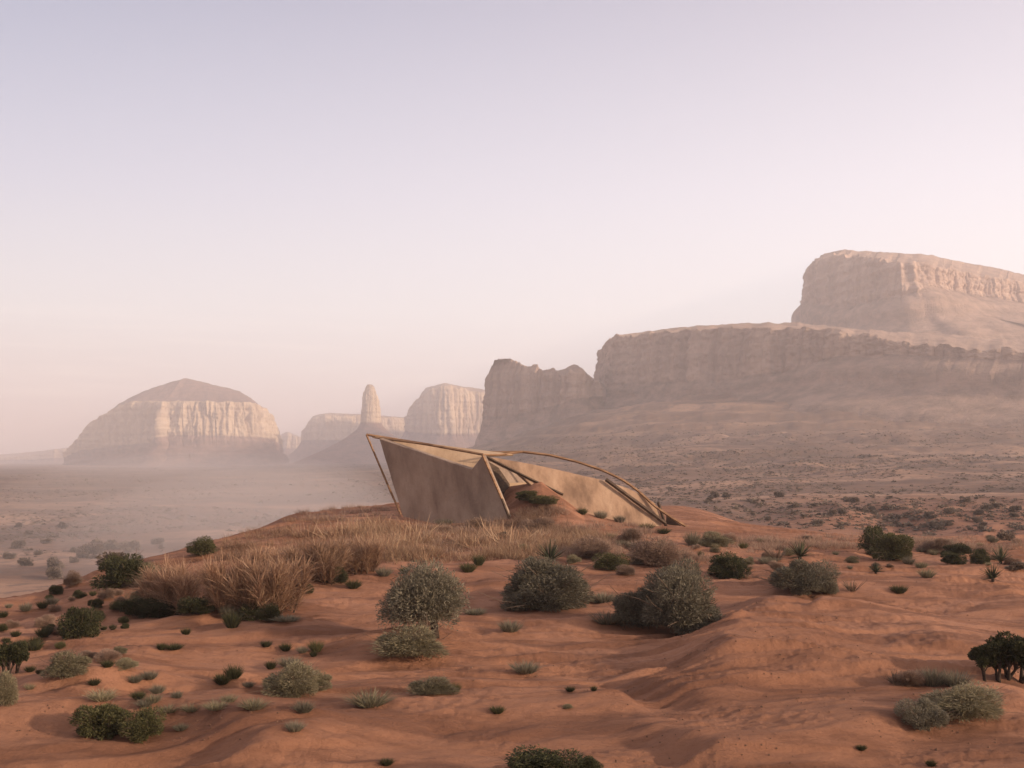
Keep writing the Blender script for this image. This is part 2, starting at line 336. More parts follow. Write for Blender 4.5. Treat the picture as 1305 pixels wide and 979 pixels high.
# sand banked against the foot of the shelter's side wall
WN = np.array([.30, -.88, .36]); WN /= np.linalg.norm(WN); WP = W(620, 582, 40.4)
MOUND = [W(650, 620, 42.8)] + [rayplane(px, py, WP, WN) for px, py in ((690, 614), (716, 634), (740, 652), (764, 659), (807, 668), (846, 678))]
MOUND = np.array(MOUND)
def height(x, y):
    z = base_h(x, y); r = np.hypot(x, y)
    near = (1 - smooth(45, 70, r)) * (1 - .75 * np.exp(-((x - 1) / 6.5) ** 2 - ((y - 40) / 3.2) ** 2))
    # long low folds in the sand
    ca, sa = math.cos(R(16)), math.sin(R(16)); u, v = x * ca + y * sa, -x * sa + y * ca
    wx = 1.2 * noise(x * .15, y * .15, 3.3)
    z = z + near * (.11 * (1 - np.abs(noise(u * .13 + wx * .3, v * .42, 1.5)) * 2) + .10 * fbm(u * .35, v * .9, 4.2, 4) - .06)
    z = z + near * (.020 * fbm(u * 1.3, v * 3.4, 8.1, 3) + .026 * fbm(u * 4.5, v * 9, 9.1, 3) * smooth(-.15, .2, noise(x * .5, y * .9, 17)))
    z = z + near * .016 * noise(u * 1.1 + wx, v * 6.5 + 1.5 * noise(u * .3, v * .3, 51), 53) * smooth(-.1, .25, noise(u * .25, v * .35, 55))
    # thin broken ledges of crusted sand, and rain-combed streaks on the dune face
    lv = v * .85 + u * .05 + 1.1 * fbm(x * .12, y * .2, 12.5, 3); fr = lv - np.floor(lv)
    z = z + near * .095 * smooth(-.1, .2, noise(u * .22, v * .5, 21.5)) * (smooth(0, .10, fr) - fr)
    lv = v * 2.3 + .8 * fbm(x * .3, y * .5, 14.5, 3); fr = lv - np.floor(lv)
    z = z + near * .055 * smooth(-.02, .3, noise(u * .3, v * .6, 31.5)) * (smooth(0, .15, fr) - fr)
    dm_ = np.exp(-(((x - DF[0]) / 3.6) ** 2 + ((y - DF[1]) / 3.4) ** 2))
    z = z + dm_ * .020 * (noise((x * DDIR[0] + y * DDIR[1]) * .45, (x * DDIR[1] - y * DDIR[0]) * 4.2, 41) + .6 * noise((x * DDIR[0] + y * DDIR[1]) * .9, (x * DDIR[1] - y * DDIR[0]) * 9, 43))
    for P, h, wr, wl in CR:
        m = (r < 60) & (x > P[:, 0].min() - 8) & (x < P[:, 0].max() + 8) & (y > P[:, 1].min() - 8) & (y < P[:, 1].max() + 8)
        if not m.any(): continue
        dd, sg, al = polydist(x[m] + .35 * noise(x[m] * .5, y[m] * .5, 9), y[m] + .35 * noise(x[m] * .5, y[m] * .5, 2), P)
        wd = np.where(sg > 0, wr, wl)
        z[m] += h * np.exp(-(dd / wd) ** 1.5) * smooth(0, .12, al) * smooth(1, .88, al)
    m = (np.abs(y - 42) < 9) & (x > -6) & (x < 13)
    if m.any():
        dd, sg, al = polydist(x[m], y[m], MOUND[:, :2])
        zt = np.interp(al, np.linspace(0, 1, len(MOUND)), MOUND[:, 2])
        wd = np.where(sg > 0, 1.2 + .8 * smooth(0, .45, al), 1.2)
        z[m] += np.maximum(zt - z[m], 0) * np.exp(-(dd / wd) ** 2)
    mid = smooth(55, 90, r)
    z = z + mid * (1.1 * fbm(x * .018, y * .022, 2.2, 4) * smooth(70, 160, r) + .35 * fbm(x * .09, y * .09, 5.5, 4))
    # eroded bank beyond the hill on the right
    bank = smooth(85, 110, r) * (1 - smooth(150, 190, r)) * smooth(20, 45, x)
    z = z - bank * 1.5 * np.abs(fbm(x * .075, y * .03, 7.7, 3))
    # far slopes: low ledges and gullies
    far = smooth(190, 420, r) * smooth(-120, 60, x) * smooth(-50, 150, y)
    zl = z + 3 * noise(x * .006, y * .006, 1)
    z = z + far * ((.8 + 2.4 * smooth(300, 700, r)) * (smooth(.38, .62, (zl / 9) % 1) - (zl / 9) % 1) + .6 * (smooth(.35, .65, (zl / 2.6) % 1) - (zl / 2.6) % 1) - 2.5 * np.abs(fbm(x * .02, y * .008, 3, 4)) + 1.2 * fbm(x * .05, y * .05, 6, 3))
    return z
ang = np.concatenate([np.linspace(-np.pi, -.62, 60)[:-1], np.linspace(-.62, -.48, 40)[:-1], np.linspace(-.48, .48, 900), np.linspace(.48, .62, 40)[1:], np.linspace(.62, np.pi, 60)[1:]])
rad = np.concatenate([np.geomspace(1.5, 9, 24)[:-1], np.geomspace(9, 62, 520)[:-1], np.geomspace(62, 1000, 330)[:-1], np.geomspace(1000, 12500, 90)])
AA, RR = np.meshgrid(ang, rad, indexing='ij')
GX, GY = RR * np.sin(AA), RR * np.cos(AA)
GZ = height(GX, GY)
GZ[-1] = GZ[0]
na, nr = AA.shape
I, J = np.meshgrid(np.arange(na - 1), np.arange(nr - 1), indexing='ij'); k = I * nr + J
quads = np.stack([k, k + nr, k + nr + 1, k + 1], -1).reshape(-1, 4)[:, ::-1]
gv = np.stack([GX, GY, GZ], -1).reshape(-1, 3)
cen = np.array([[0, 0, GZ[:, 0].mean()]]); gi = len(gv)
tris = np.stack([np.arange(na - 1) * nr, (np.arange(na - 1) + 1) * nr, np.full(na - 1, gi)], -1)[:, ::-1]
me = mesh_of('ground', np.concatenate([gv, cen]), quads, tris)
rr_ = np.hypot(gv[:, 0], gv[:, 1])
val = smooth(58 + 35 * smooth(10, 40, gv[:, 0]), 150 + 60 * smooth(10, 60, gv[:, 0]), rr_ + 14 * fbm(gv[:, 0] * .03, gv[:, 1] * .03, 1.0, 3))
attr(me, 'valley', np.concatenate([val, [0]]))
vx = gv[:, 0]; vgt = smooth(270, 420, rr_ + 60 * fbm(gv[:, 0] * .008, gv[:, 1] * .008, 5, 3)) * (1 - smooth(1500, 2200, rr_)) * (.65 - .40 * smooth(-40, 120, vx))
attr(me, 'vegetation', np.concatenate([vgt, [0]]))
ground = tag(link('ground', me, M_GROUND), kind='structure')

def ground_at(px, py, far=False):
    """where the line of sight through a photo pixel meets the ground"""
    a = math.atan((px - PX0) / F); i = int(np.argmin(np.abs(ang - a)))
    p = HOR + (CZ - GZ[i]) / GY[i] * F
    k = np.argmax((p <= py) & (rad > 7)); return np.array([GX[i, k], GY[i, k], GZ[i, k]])
def z_at(x, y): return float(height(np.array([x]), np.array([y]))[0])

# ---------------------------------------------------------------- rock formations
def butte(name, label, cat, mat, rim, d_back, cap, flute=5., lam=22., seed=0, spread=.5, tiers=None, n=520, group=None, capd=None, strat=2.0, rough=3.0, jag=4.0, capt=.55):
    """rim: (px, distance, rim row, cliff-foot row, ground row) along the front, left to right; the back is closed at d_back.
    cap: (px, row) of the crest behind the rim."""
    rim = [np.array(tuple(r) + (1.,) * (6 - len(r)), float) for r in rim]
    a, b = rim[0].copy(), rim[-1].copy()
    back = []
    for t in (.12, .5, .88):
        q = b * (1 - t) + a * t; q[1] = d_back; q[0] = PX0 + (q[0] - PX0) * ((b[1] * (1 - t) + a[1] * t) / d_back); back.append(q)
    ctrl = np.array(rim + back); ctrl = np.vstack([ctrl, ctrl[:1]])
    XY = np.stack([(ctrl[:, 0] - PX0) / F * ctrl[:, 1], ctrl[:, 1]], 1)
    Z = CZ - (ctrl[:, 2:5] - HOR) / F * ctrl[:, 1:2]; XS = ctrl[:, 5]
    seg = np.concatenate([[0], np.cumsum(np.linalg.norm(np.diff(XY, axis=0), axis=1))])
    per = seg[-1]; sf = seg[len(rim) - 1]; nf = int(n * .86); s = np.concatenate([np.linspace(0, sf, nf, endpoint=False), np.linspace(sf, per, n - nf, endpoint=False)])
    f = lambda col: np.interp(s, seg, col)
    x, y, zt, zc, zg, xs = f(XY[:, 0]), f(XY[:, 1]), f(Z[:, 0]), f(Z[:, 1]), f(Z[:, 2]), f(XS)
    kk = max(3, int(n * .012)) | 1; ker = np.hanning(kk + 2)[1:-1]; ker /= ker.sum()
    cv = lambda v: np.convolve(np.concatenate([v[-kk:], v, v[:kk]]), ker, 'same')[kk:-kk]
    x, y, zt, zc, zg, xs = map(cv, (x, y, zt, zc, zg, xs))
    tx, ty = np.gradient(x), np.gradient(y); L = np.hypot(tx, ty) + 1e-9; nx, ny = ty / L, -tx / L
    H = (zt - zg).max(); hc = zt - zc
    sp = spread * xs * (zc - zg)
    prof = []                                    # (outward offset, z, talus weight, flute weight)
    for q in np.linspace(0, 1, 16)[:-1]:
        qq = q
        st = zg - 16 + (zc - zg + 16) * qq
        off = sp * (1 - qq) ** 1.5
        if tiers: off = sp * (1 - qq) ** 1.25 - .09 * sp / xs ** .8 * np.sin(qq * 2 * np.pi * tiers)
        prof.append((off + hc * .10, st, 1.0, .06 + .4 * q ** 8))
    zt = zt + jag * (fbm(x / 16, y / 16, seed + 7, 4) - .6 * np.abs(noise(x / 7, y / 7, seed + 9)))
    hc = zt - zc
    for q in np.linspace(0, 1, 46):
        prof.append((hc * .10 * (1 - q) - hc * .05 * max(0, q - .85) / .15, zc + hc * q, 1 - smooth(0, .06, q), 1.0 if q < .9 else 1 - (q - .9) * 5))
    cols = []
    for off, zz, tw, fw in prof:
        zw = zz / 30.
        fl = -np.abs(noise(x / lam, y / lam, seed + zw * .12)) * 2.2 + .7 * noise(x / lam * 2.3, y / lam * 2.3, seed + 4 + zw * .25) + .35 * noise(x / lam * 5.1, y / lam * 5.1, seed + 8 + zw * .6)
        crack = -np.maximum(0, 1 - np.abs(noise(x / (lam * .55), y / (lam * .55), seed + 5 + zw * .2)) * 9)
        fl = fl * .75 + .8 * crack + .5 * fbm(x / (lam * .5), y / (lam * .5), zz / (lam * .9) + seed, 4)
        lay = strat * noise(seed + .3 * noise(x / 90, y / 90), 3.3, zz / 7.0) + .7 * strat * fbm(x / 7, y / 7, zz / 4., 3)
        big = rough * noise(x / 60, y / 60, seed + 2)
        o = off + fw * flute * (fl + .45) + lay * (.5 + .5 * fw) + big
        zj = zz + fw * .5 * noise(x / 8, y / 8, zz / 6 + seed)
        cols.append((x + nx * o, y + ny * o, zj, np.broadcast_to(np.asarray(tw, float), x.shape)))
    # cap: from the rim in to a spine
    rx, ry, rz = cols[-1][:3]
    bx_, by_, bz_ = cv(cv(rx)), cv(cv(ry)), cv(cv(rz))
    cp = np.array(cap, float); dm = capd or (ctrl[:len(rim), 1].mean() + d_back) / 2
    rp = PX0 + rx / ry * F
    sxp = np.clip(rp, cp[0, 0], cp[-1, 0]); lo, hi = rp.min(), rp.max()
    sxp = cp[0, 0] + (np.clip((rp - lo) / (hi - lo), 0, 1)) * (cp[-1, 0] - cp[0, 0])
    spx = (sxp - PX0) / F * dm; spz = CZ - (np.interp(sxp, cp[:, 0], cp[:, 1]) - HOR) / F * dm
    for q in np.linspace(0, 1, 22)[1:]:
        bl = min(1, q * 6); hx, hy = rx * (1 - bl) + bx_ * bl, ry * (1 - bl) + by_ * bl; lx, ly = hx * (1 - q) + spx * q, hy * (1 - q) + dm * q
        hz = rz * (1 - bl) + bz_ * bl; lz = hz + (spz - hz) * (.45 * (1 - (1 - q) ** 1.35) + .55 * smooth(.08, .95, q))
        rgh = (1.6 * fbm(lx / 14, ly / 14, seed + 1, 4) + strat * .6 * noise(seed, 1.7, lz / 4)) * min(1, 3 * q + .3) * (0 if q == 1 else 1)
        cols.append((lx, ly, lz + rgh, np.full(x.shape, capt)))
    m = len(cols)
    v = np.stack([np.stack(c[:3], -1) for c in cols], 0).reshape(-1, 3)
    i = np.arange(m - 1)[:, None] * n; j = np.arange(n)[None]; j2 = (j + 1) % n
    q = np.stack([i + j, i + j2, i + n + j2, i + n + j], -1).reshape(-1, 4)
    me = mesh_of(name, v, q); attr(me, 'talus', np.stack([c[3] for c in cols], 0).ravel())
    return tag(link(name, me, mat), label, cat, group)
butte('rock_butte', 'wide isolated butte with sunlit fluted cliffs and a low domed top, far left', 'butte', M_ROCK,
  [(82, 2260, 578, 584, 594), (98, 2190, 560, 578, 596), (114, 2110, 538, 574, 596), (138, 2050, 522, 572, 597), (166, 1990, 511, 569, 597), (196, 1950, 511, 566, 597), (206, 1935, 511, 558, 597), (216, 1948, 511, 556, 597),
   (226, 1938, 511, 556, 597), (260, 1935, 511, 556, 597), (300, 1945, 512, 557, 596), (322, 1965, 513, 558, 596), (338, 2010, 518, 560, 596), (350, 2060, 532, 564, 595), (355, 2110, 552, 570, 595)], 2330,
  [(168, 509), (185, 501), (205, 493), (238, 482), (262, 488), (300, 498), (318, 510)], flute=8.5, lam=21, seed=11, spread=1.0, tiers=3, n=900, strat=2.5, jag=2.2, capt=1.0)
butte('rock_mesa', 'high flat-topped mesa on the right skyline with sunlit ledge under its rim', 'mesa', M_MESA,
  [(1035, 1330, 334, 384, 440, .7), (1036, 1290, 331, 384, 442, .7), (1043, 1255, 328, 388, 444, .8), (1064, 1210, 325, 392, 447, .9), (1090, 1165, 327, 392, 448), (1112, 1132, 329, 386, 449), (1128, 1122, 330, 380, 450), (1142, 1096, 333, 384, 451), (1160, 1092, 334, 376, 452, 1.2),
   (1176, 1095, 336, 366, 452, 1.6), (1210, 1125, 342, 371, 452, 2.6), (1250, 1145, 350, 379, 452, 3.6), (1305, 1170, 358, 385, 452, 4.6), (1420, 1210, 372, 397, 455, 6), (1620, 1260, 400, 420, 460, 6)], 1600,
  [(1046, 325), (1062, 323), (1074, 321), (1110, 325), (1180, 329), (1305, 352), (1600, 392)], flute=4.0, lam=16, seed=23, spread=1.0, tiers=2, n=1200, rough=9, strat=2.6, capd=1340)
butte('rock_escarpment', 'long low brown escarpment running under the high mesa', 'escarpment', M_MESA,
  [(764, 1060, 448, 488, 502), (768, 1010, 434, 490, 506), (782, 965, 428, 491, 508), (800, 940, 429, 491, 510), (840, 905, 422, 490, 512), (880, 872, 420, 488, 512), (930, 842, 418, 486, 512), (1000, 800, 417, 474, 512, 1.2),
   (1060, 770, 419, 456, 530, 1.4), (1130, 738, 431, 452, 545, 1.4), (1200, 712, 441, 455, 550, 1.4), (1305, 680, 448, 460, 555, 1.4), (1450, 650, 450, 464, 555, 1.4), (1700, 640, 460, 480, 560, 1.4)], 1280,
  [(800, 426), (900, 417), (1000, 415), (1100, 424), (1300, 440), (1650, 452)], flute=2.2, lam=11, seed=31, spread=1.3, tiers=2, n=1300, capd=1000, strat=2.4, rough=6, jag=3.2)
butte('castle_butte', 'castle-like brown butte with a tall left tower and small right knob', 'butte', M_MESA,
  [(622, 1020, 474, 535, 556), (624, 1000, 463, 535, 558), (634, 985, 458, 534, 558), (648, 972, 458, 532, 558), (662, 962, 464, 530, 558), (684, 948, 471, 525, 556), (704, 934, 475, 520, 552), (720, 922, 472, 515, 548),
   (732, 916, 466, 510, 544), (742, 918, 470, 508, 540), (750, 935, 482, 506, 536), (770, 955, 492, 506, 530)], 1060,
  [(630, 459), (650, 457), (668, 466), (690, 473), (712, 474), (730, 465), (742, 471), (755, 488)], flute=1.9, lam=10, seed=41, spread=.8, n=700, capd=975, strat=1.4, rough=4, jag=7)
butte('rock_spire', 'lone slender rock spire rising from a sloping cone of rubble', 'rock spire', M_ROCK,
  [(463, 2012, 499, 540, 580), (464.5, 1996, 493, 540, 582), (469, 1990, 490, 540, 582), (475, 1990, 491, 540, 582), (480, 1994, 498, 540, 582), (483, 2008, 508, 539, 580)], 2030,
  [(468, 490.5), (474, 490), (476, 492)], flute=1.6, lam=10, seed=52, spread=2.2, n=260, strat=1.2, rough=.6, jag=1.5)
butte('rounded_mesa', 'hazy round-shouldered mesa between the spire and the castle-like butte', 'mesa', M_ROCK,
  [(516, 2500, 535, 548, 566), (520, 2460, 522, 550, 570), (530, 2410, 508, 552, 572), (545, 2370, 497, 554, 574), (560, 2350, 491, 555, 574), (576, 2350, 491, 555, 574), (592, 2370, 496, 555, 574), (625, 2390, 501, 553, 570), (690, 2420, 506, 550, 566)], 2680,
  [(545, 494), (568, 488.5), (590, 493), (640, 500), (670, 505)], flute=6, lam=26, seed=63, spread=1.2, n=420)
butte('small_mesa', 'small hazy flat mesa just left of the slender spire', 'mesa', M_ROCK,
  [(384, 2800, 556, 562, 582), (388, 2760, 543, 562, 584), (398, 2720, 532, 562, 584), (414, 2700, 528, 562, 584), (440, 2700, 529, 562, 584), (480, 2730, 531, 562, 582), (530, 2800, 533, 562, 580)], 2960,
  [(400, 530), (420, 526.5), (470, 529), (510, 532)], flute=6, lam=26, seed=74, spread=1.4, n=340)
butte('distant_knoll', 'faint low knoll in the gap right of the wide isolated butte', 'knoll', M_ROCK,
  [(346, 3500, 572, 574, 586), (356, 3470, 556, 572, 586), (366, 3440, 551, 572, 586), (378, 3440, 556, 572, 586), (392, 3460, 560, 573, 586)], 3600,
  [(360, 553), (367, 550.5), (380, 557)], flute=5, lam=26, seed=85, spread=1.4, n=200)
butte('distant_ridge', 'faint low stepped ridge on the horizon at the far left', 'ridge', M_ROCK,
  [(-120, 3500, 583, 585, 590), (0, 3400, 583, 586, 590), (45, 3350, 580, 586, 590), (70, 3300, 573, 584, 590), (100, 3300, 570, 584, 590), (150, 3350, 572, 585, 590)], 3600,
  [(-80, 582), (0, 581), (60, 574), (100, 569), (130, 571)], flute=4, lam=30, seed=96, spread=1.4, n=240)

# ---------------------------------------------------------------- haze and the mist in the valley
def volume_mat(name, dens, col, ani):
    m = bpy.data.materials.new(name); m.use_nodes = True; t = m.node_tree; t.nodes.clear()
    v = N(t, 'ShaderNodeVolumePrincipled'); v.inputs['Color'].default_value = (*col, 1); v.inputs['Density'].default_value = dens; v.inputs['Anisotropy'].default_value = ani
    o = N(t, 'ShaderNodeOutputMaterial'); t.links.new(v.outputs[0], o.inputs['Volume']); return m
def box_mesh(lo, hi):
    v = [(x, y, z) for z in (lo[2], hi[2]) for y in (lo[1], hi[1]) for x in (lo[0], hi[0])]
    return mesh_of('haze', v, [(0, 2, 3, 1), (4, 5, 7, 6), (0, 1, 5, 4), (2, 6, 7, 3), (0, 4, 6, 2), (1, 3, 7, 5)], None, False)
HB = 13000
haze = tag(link('haze', box_mesh((-HB, -HB, float(gv[:, 2].min()) - 1), (HB, HB, 245)), volume_mat('haze_air', 0.00041, (1, .95, .97), .1)), kind='stuff')
def ellipsoid(c, r, nu=40, nv=20):
    th = np.linspace(0, np.pi, nv + 1)[1:-1]; ph = np.arange(nu) / nu * 2 * np.pi
    v = [np.stack([np.outer(np.sin(th), np.cos(ph)) * r[0], np.outer(np.sin(th), np.sin(ph)) * r[1], np.outer(np.cos(th), np.ones(nu)) * r[2]], -1).reshape(-1, 3)]
    v = np.concatenate([v[0], [[0, 0, r[2]], [0, 0, -r[2]]]]) + np.array(c)
    m = nv - 1; i = np.arange(m - 1)[:, None] * nu; j = np.arange(nu)[None]; j2 = (j + 1) % nu
    q = np.stack([i + j, i + nu + j, i + nu + j2, i + j2], -1).reshape(-1, 4); jj = np.arange(nu); j2 = (jj + 1) % nu
    t = np.concatenate([np.stack([jj, j2, np.full(nu, m * nu)], -1), np.stack([(m - 1) * nu + j2, (m - 1) * nu + jj, np.full(nu, m * nu + 1)], -1)])
    return v, q, t
def mist(c, r, dens):
    g = Geo(); g.add(*ellipsoid(c, r)); tag(link('mist', g.mesh('mist'), volume_mat('mist_air', dens, (1, .93, .92), .1)), kind='stuff')
mist((-52, 195, -7), (34, 70, 11.5), .0023)
mist((-32, 138, -6.5), (20, 40, 8.5), .0034)
mist((-84, 290, -7), (50, 70, 11), .0008)
# ---------------------------------------------------------------- the shelter
shelter = tag(bpy.data.objects.new('desert_shelter', None), 'angular tan shelter of leaning plaster walls and thin curved beams on the sandy rise', 'shelter')
COL.objects.link(shelter)
ORG = np.array([-1.0, 40.0, 0.9]); shelter.location = ORG
def spart(name, me, mat, parent=None, label=None):
    o = link(name, me, mat, parent or shelter)
    if parent is None: me.transform(__import__('mathutils').Matrix.Translation(-Vector(ORG)))
    else: me.transform(__import__('mathutils').Matrix.Translation(-Vector(ORG)))
    if label: o['label'] = label
    return o
def bar(pts, rad, k=4, steps=14):
    """a thin squared pole along a smooth line through the points"""
    pts = np.asarray(pts, float)
    if len(pts) > 2:
        c = np.concatenate([[0], np.cumsum(np.linalg.norm(np.diff(pts, axis=0), axis=1))]); tt = np.linspace(0, c[-1], steps * len(pts))
        p = np.stack([np.interp(tt, c, pts[:, i]) for i in range(3)], 1)
        w_ = steps; ker = np.hanning(w_ + 2)[1:-1]; ker /= ker.sum()
        q = np.stack([np.convolve(np.pad(p[:, i], w_, mode='reflect', reflect_type='odd'), ker, 'same')[w_:-w_] for i in range(3)], 1)
        q[0], q[-1] = p[0], p[-1]; pts = q
    else: pts = np.linspace(pts[0], pts[1], 8)
    n = len(pts); r = np.full(n, rad) * (1 + .08 * noise(np.arange(n) * .7, 3.3, rad))
    g = Geo(); tube(g, pts, r, k); return g.mesh('bar', False)
FN = np.array([-.52, -.84, -.14]); FN /= np.linalg.norm(FN); FP = W(653, 672, 39.3)
fp = lambda px, py: rayplane(px, py, FP, FN)
def grid_panel(poly, nrm, thick, rows=26, amp=.025, seed=0):
    """a rough plaster panel: polygon filled by slicing and triangulation, faces pushed in and out a little"""
    import bmesh
    me = slab(poly, nrm, thick); bm = bmesh.new(); bm.from_mesh(me)
    bmesh.ops.triangulate(bm, faces=bm.faces)
    for _ in range(5):
        es = [e for e in bm.edges if e.calc_length() > .28]
        if not es: break
        bmesh.ops.subdivide_edges(bm, edges=es, cuts=1)
        bmesh.ops.triangulate(bm, faces=[f for f in bm.faces if len(f.verts) > 3])
    co_ = np.array([v.co for v in bm.verts]); dz = amp * fbm(co_[:, 0] * 1.1 + seed, co_[:, 1] * 1.1, co_[:, 2] * 1.1, 4)
    n_ = np.asarray(nrm) / np.linalg.norm(nrm)
    for v, d in zip(bm.verts, dz): v.co += Vector(n_ * d)
    bm.normal_update(); bm.to_mesh(me); bm.free(); return me
spart('front_wall', grid_panel([fp(483, 559), fp(523, 690), fp(659, 700), fp(652, 668), fp(615, 580.5), fp(601, 598)], FN, .22, seed=5), M_FRONT, label='grey-brown shaded front wall with notched top edge')
# the tilted roof board that shows through the notch
RN = np.array([.25, -.60, .76]); RN /= np.linalg.norm(RN); RP = fp(601, 598) - FN * .34
rp = lambda px, py: rayplane(px, py, RP, RN)
lo1, lo2 = fp(486, 561) - FN * .3, fp(598, 603) - FN * .3
hi1, hi2 = W(470, 556, 42.3), W(619, 579, 41.0)
nr_ = np.cross(lo2 - lo1, hi2 - lo1); nr_ = nr_ if nr_[2] > 0 else -nr_
spart('roof', slab([lo1, lo2, hi2], nr_, .08), M_ROOF, label='pale tilted roof board behind the notch')
spart('ridge_board', slab([W(474, 556, 42.5), W(560, 571, 41.6), W(618, 580.5, 41.0), W(655, 579, 41.6), W(640, 577, 41.9), W(560, 567, 42.3)], (.2, -.75, .62), .10), M_ROOF)
tip = W(467, 554, 43.2)
spart('top_beam', bar([tip, W(520, 562.5, 43), W(580, 572, 42.7), W(628, 577, 42.4), W(666, 576, 42.2)], .05), M_WOOD)
spart('eave_beam', bar([W(478, 557.5, 42.6), fp(540, 566.5) - FN * .1, fp(614, 580) - FN * .1], .045), M_WOOD)
spart('tie_beam', bar([W(614, 580, 40.3), W(636, 580, 41), W(650, 578, 41.7), W(666, 576, 42.2)], .04), M_WOOD)
spart('leaning_post', bar([tip, W(492, 613, 43.0), W(516, 668, 42.8)], .04), M_WOOD)
spart('curved_beam', bar([W(666, 576, 42.2), W(700, 580, 42.2), W(735, 588.5, 42.1), W(768, 599.5, 42), W(795, 612.5, 41.9), W(815, 627, 41.8), W(834, 645, 41.6), W(856, 660, 41.4), W(884, 677, 41.2)], .05), M_WOOD)
spart('corner_post', bar([fp(615.5, 580) + FN * .03, fp(640, 636) + FN * .03], .045), M_WOOD)
spart('corner_post', bar([fp(640, 636) + FN * .02, fp(656, 678) + FN * .02], .045), M_DARKWOOD_SHADE, label='dark lower half of the corner post')  # same post as above; its shade is put into the darker colour
wp = lambda px, py: rayplane(px, py, WP, WN)
wing = [wp(620, 582.5), wp(632, 583), wp(665, 589), wp(700, 596), wp(724, 601.5), wp(746, 606.5), wp(772, 612.5), wp(800, 622), wp(820, 631.5), wp(836, 642), wp(842, 658), wp(848, 700), wp(800, 700), wp(750, 690), wp(712, 660), wp(694, 634), wp(660, 602)]
spart('side_wall', grid_panel(wing, WN, .20, seed=9, amp=.03), M_WALL, label='sunlit tan side wall sinking into the sand')
spart('edge_beam', bar([wp(617, 581.5) + WN * .05, wp(665, 606) + WN * .05, wp(717, 631) + WN * .05], .045), M_DARKWOOD_SHADE)
spart('dark_strip', bar([wp(770, 613) + WN * .16, wp(808, 641) + WN * .16, wp(846, 669) + WN * .16], .075), M_DARKWOOD_SHADE)  # dark squared bar running diagonally across the side wall's outer face
spart('end_post', bar([wp(838, 641) + WN * .06, wp(848, 672) + WN * .06], .06), M_DARKWOOD_SHADE)
BN = np.array([.62, -.78, .02]); BN /= np.linalg.norm(BN); BP = W(645, 620, 43.0)
bp = lambda px, py: rayplane(px, py, BP, BN)
spart('inner_wall', slab([bp(619, 583), bp(640, 590), bp(700, 618), bp(700, 640), bp(640, 660), bp(619, 660)], BN, .14), M_FRONT)
spart('low_ledge', slab([W(640, 616, 42.6), W(700, 613, 43.2), W(706, 628, 43.0), W(640, 628, 42.4)], (-.1, -.95, .2), .25), M_ROOF)
spart('inner_shade_panel', slab([W(621, 587, 41.2), W(636, 596, 41.6), W(650, 617, 42.4), W(648, 640, 42.2), W(634, 660, 41.3)], (.9, -.3, .1), .08), M_DARKWOOD_SHADE)  # piece of inner wall; the interior's shade is put into its dark colour
spart('gap_shade', slab([W(850, 657, 42.3), W(876, 675, 41.9), W(876, 684, 41.9), W(848, 680, 42.3)], (.2, -.95, .1), .08), M_DARKWOOD_SHADE)  # added dark slab: painted shade in the gap under the curved beam

# ---------------------------------------------------------------- plants
def rnd_dir(r, n, up=.0):
    v = r.normal(size=(n, 3)); v /= np.linalg.norm(v, axis=1)[:, None]; v[:, 2] = np.where(v[:, 2] < up, np.abs(v[:, 2]) * .6 + up, v[:, 2]); return v / np.linalg.norm(v, axis=1)[:, None]
def leaf_quads(r, P, D, L, Wd):
    """thin pointed leaves at P along D"""
    n = len(P); D = D / (np.linalg.norm(D, axis=1)[:, None] + 1e-9)
    s = np.cross(D, r.normal(size=(n, 3))); s /= np.linalg.norm(s, axis=1)[:, None] + 1e-9
    L = np.broadcast_to(L, (n,))[:, None]; Wd = np.broadcast_to(Wd, (n,))[:, None]
    v = np.stack([P, P + D * L * .5 + s * Wd, P + D * L, P + D * L * .5 - s * Wd], 1).reshape(-1, 3)
    return v, np.arange(n * 4).reshape(-1, 4)
def blades(r, P, D, L, Wd, droop, seg=3):
    n = len(P); D = D / np.linalg.norm(D, axis=1)[:, None]; L = np.broadcast_to(L, (n,)); Wd = np.broadcast_to(Wd, (n,)); dr = np.broadcast_to(droop, (n,))
    s = np.cross(D, r.normal(size=(n, 3)) * .4 + np.array([0, 0, 1.])); s /= np.linalg.norm(s, axis=1)[:, None] + 1e-9
    vs = []
    for i in range(seg + 1):
        t = i / seg; c = P + D * (L * t)[:, None]; c[:, 2] -= dr * L * t * t
        w_ = (Wd * (1 - t) ** .7 + .0008)[:, None]; vs += [c - s * w_, c + s * w_]
    v = np.stack(vs, 1); m = 2 * (seg + 1); b = np.arange(n)[:, None] * m
    q = np.concatenate([b + np.array([2 * i, 2 * i + 1, 2 * i + 3, 2 * i + 2]) for i in range(seg)], 0)
    return v.reshape(-1, 3), q
def lobes(r, k, hw, h, spread=.62, zmin=.10):
    c = []
    for i in range(k):
        a = r.uniform(0, 2 * np.pi); q = spread * math.sqrt(r.uniform(0, 1))
        x, y = q * math.cos(a), q * math.sin(a); top = math.sqrt(max(0, 1 - q * q))
        if i < k * .45 and zmin < .2:                             # a skirt of low branches round the foot
            a = i / (k * .45) * 2 * np.pi + r.normal() * .2; q = r.uniform(.30, .64); c.append((q * math.cos(a) * hw, q * math.sin(a) * hw, h * r.uniform(.06, .26), r.uniform(.18, .34))); continue
        c.append((x * hw, y * hw, h * max(zmin, top * r.uniform(.30, .74) - .10), r.uniform(.17, .43)))
    return np.array(c)
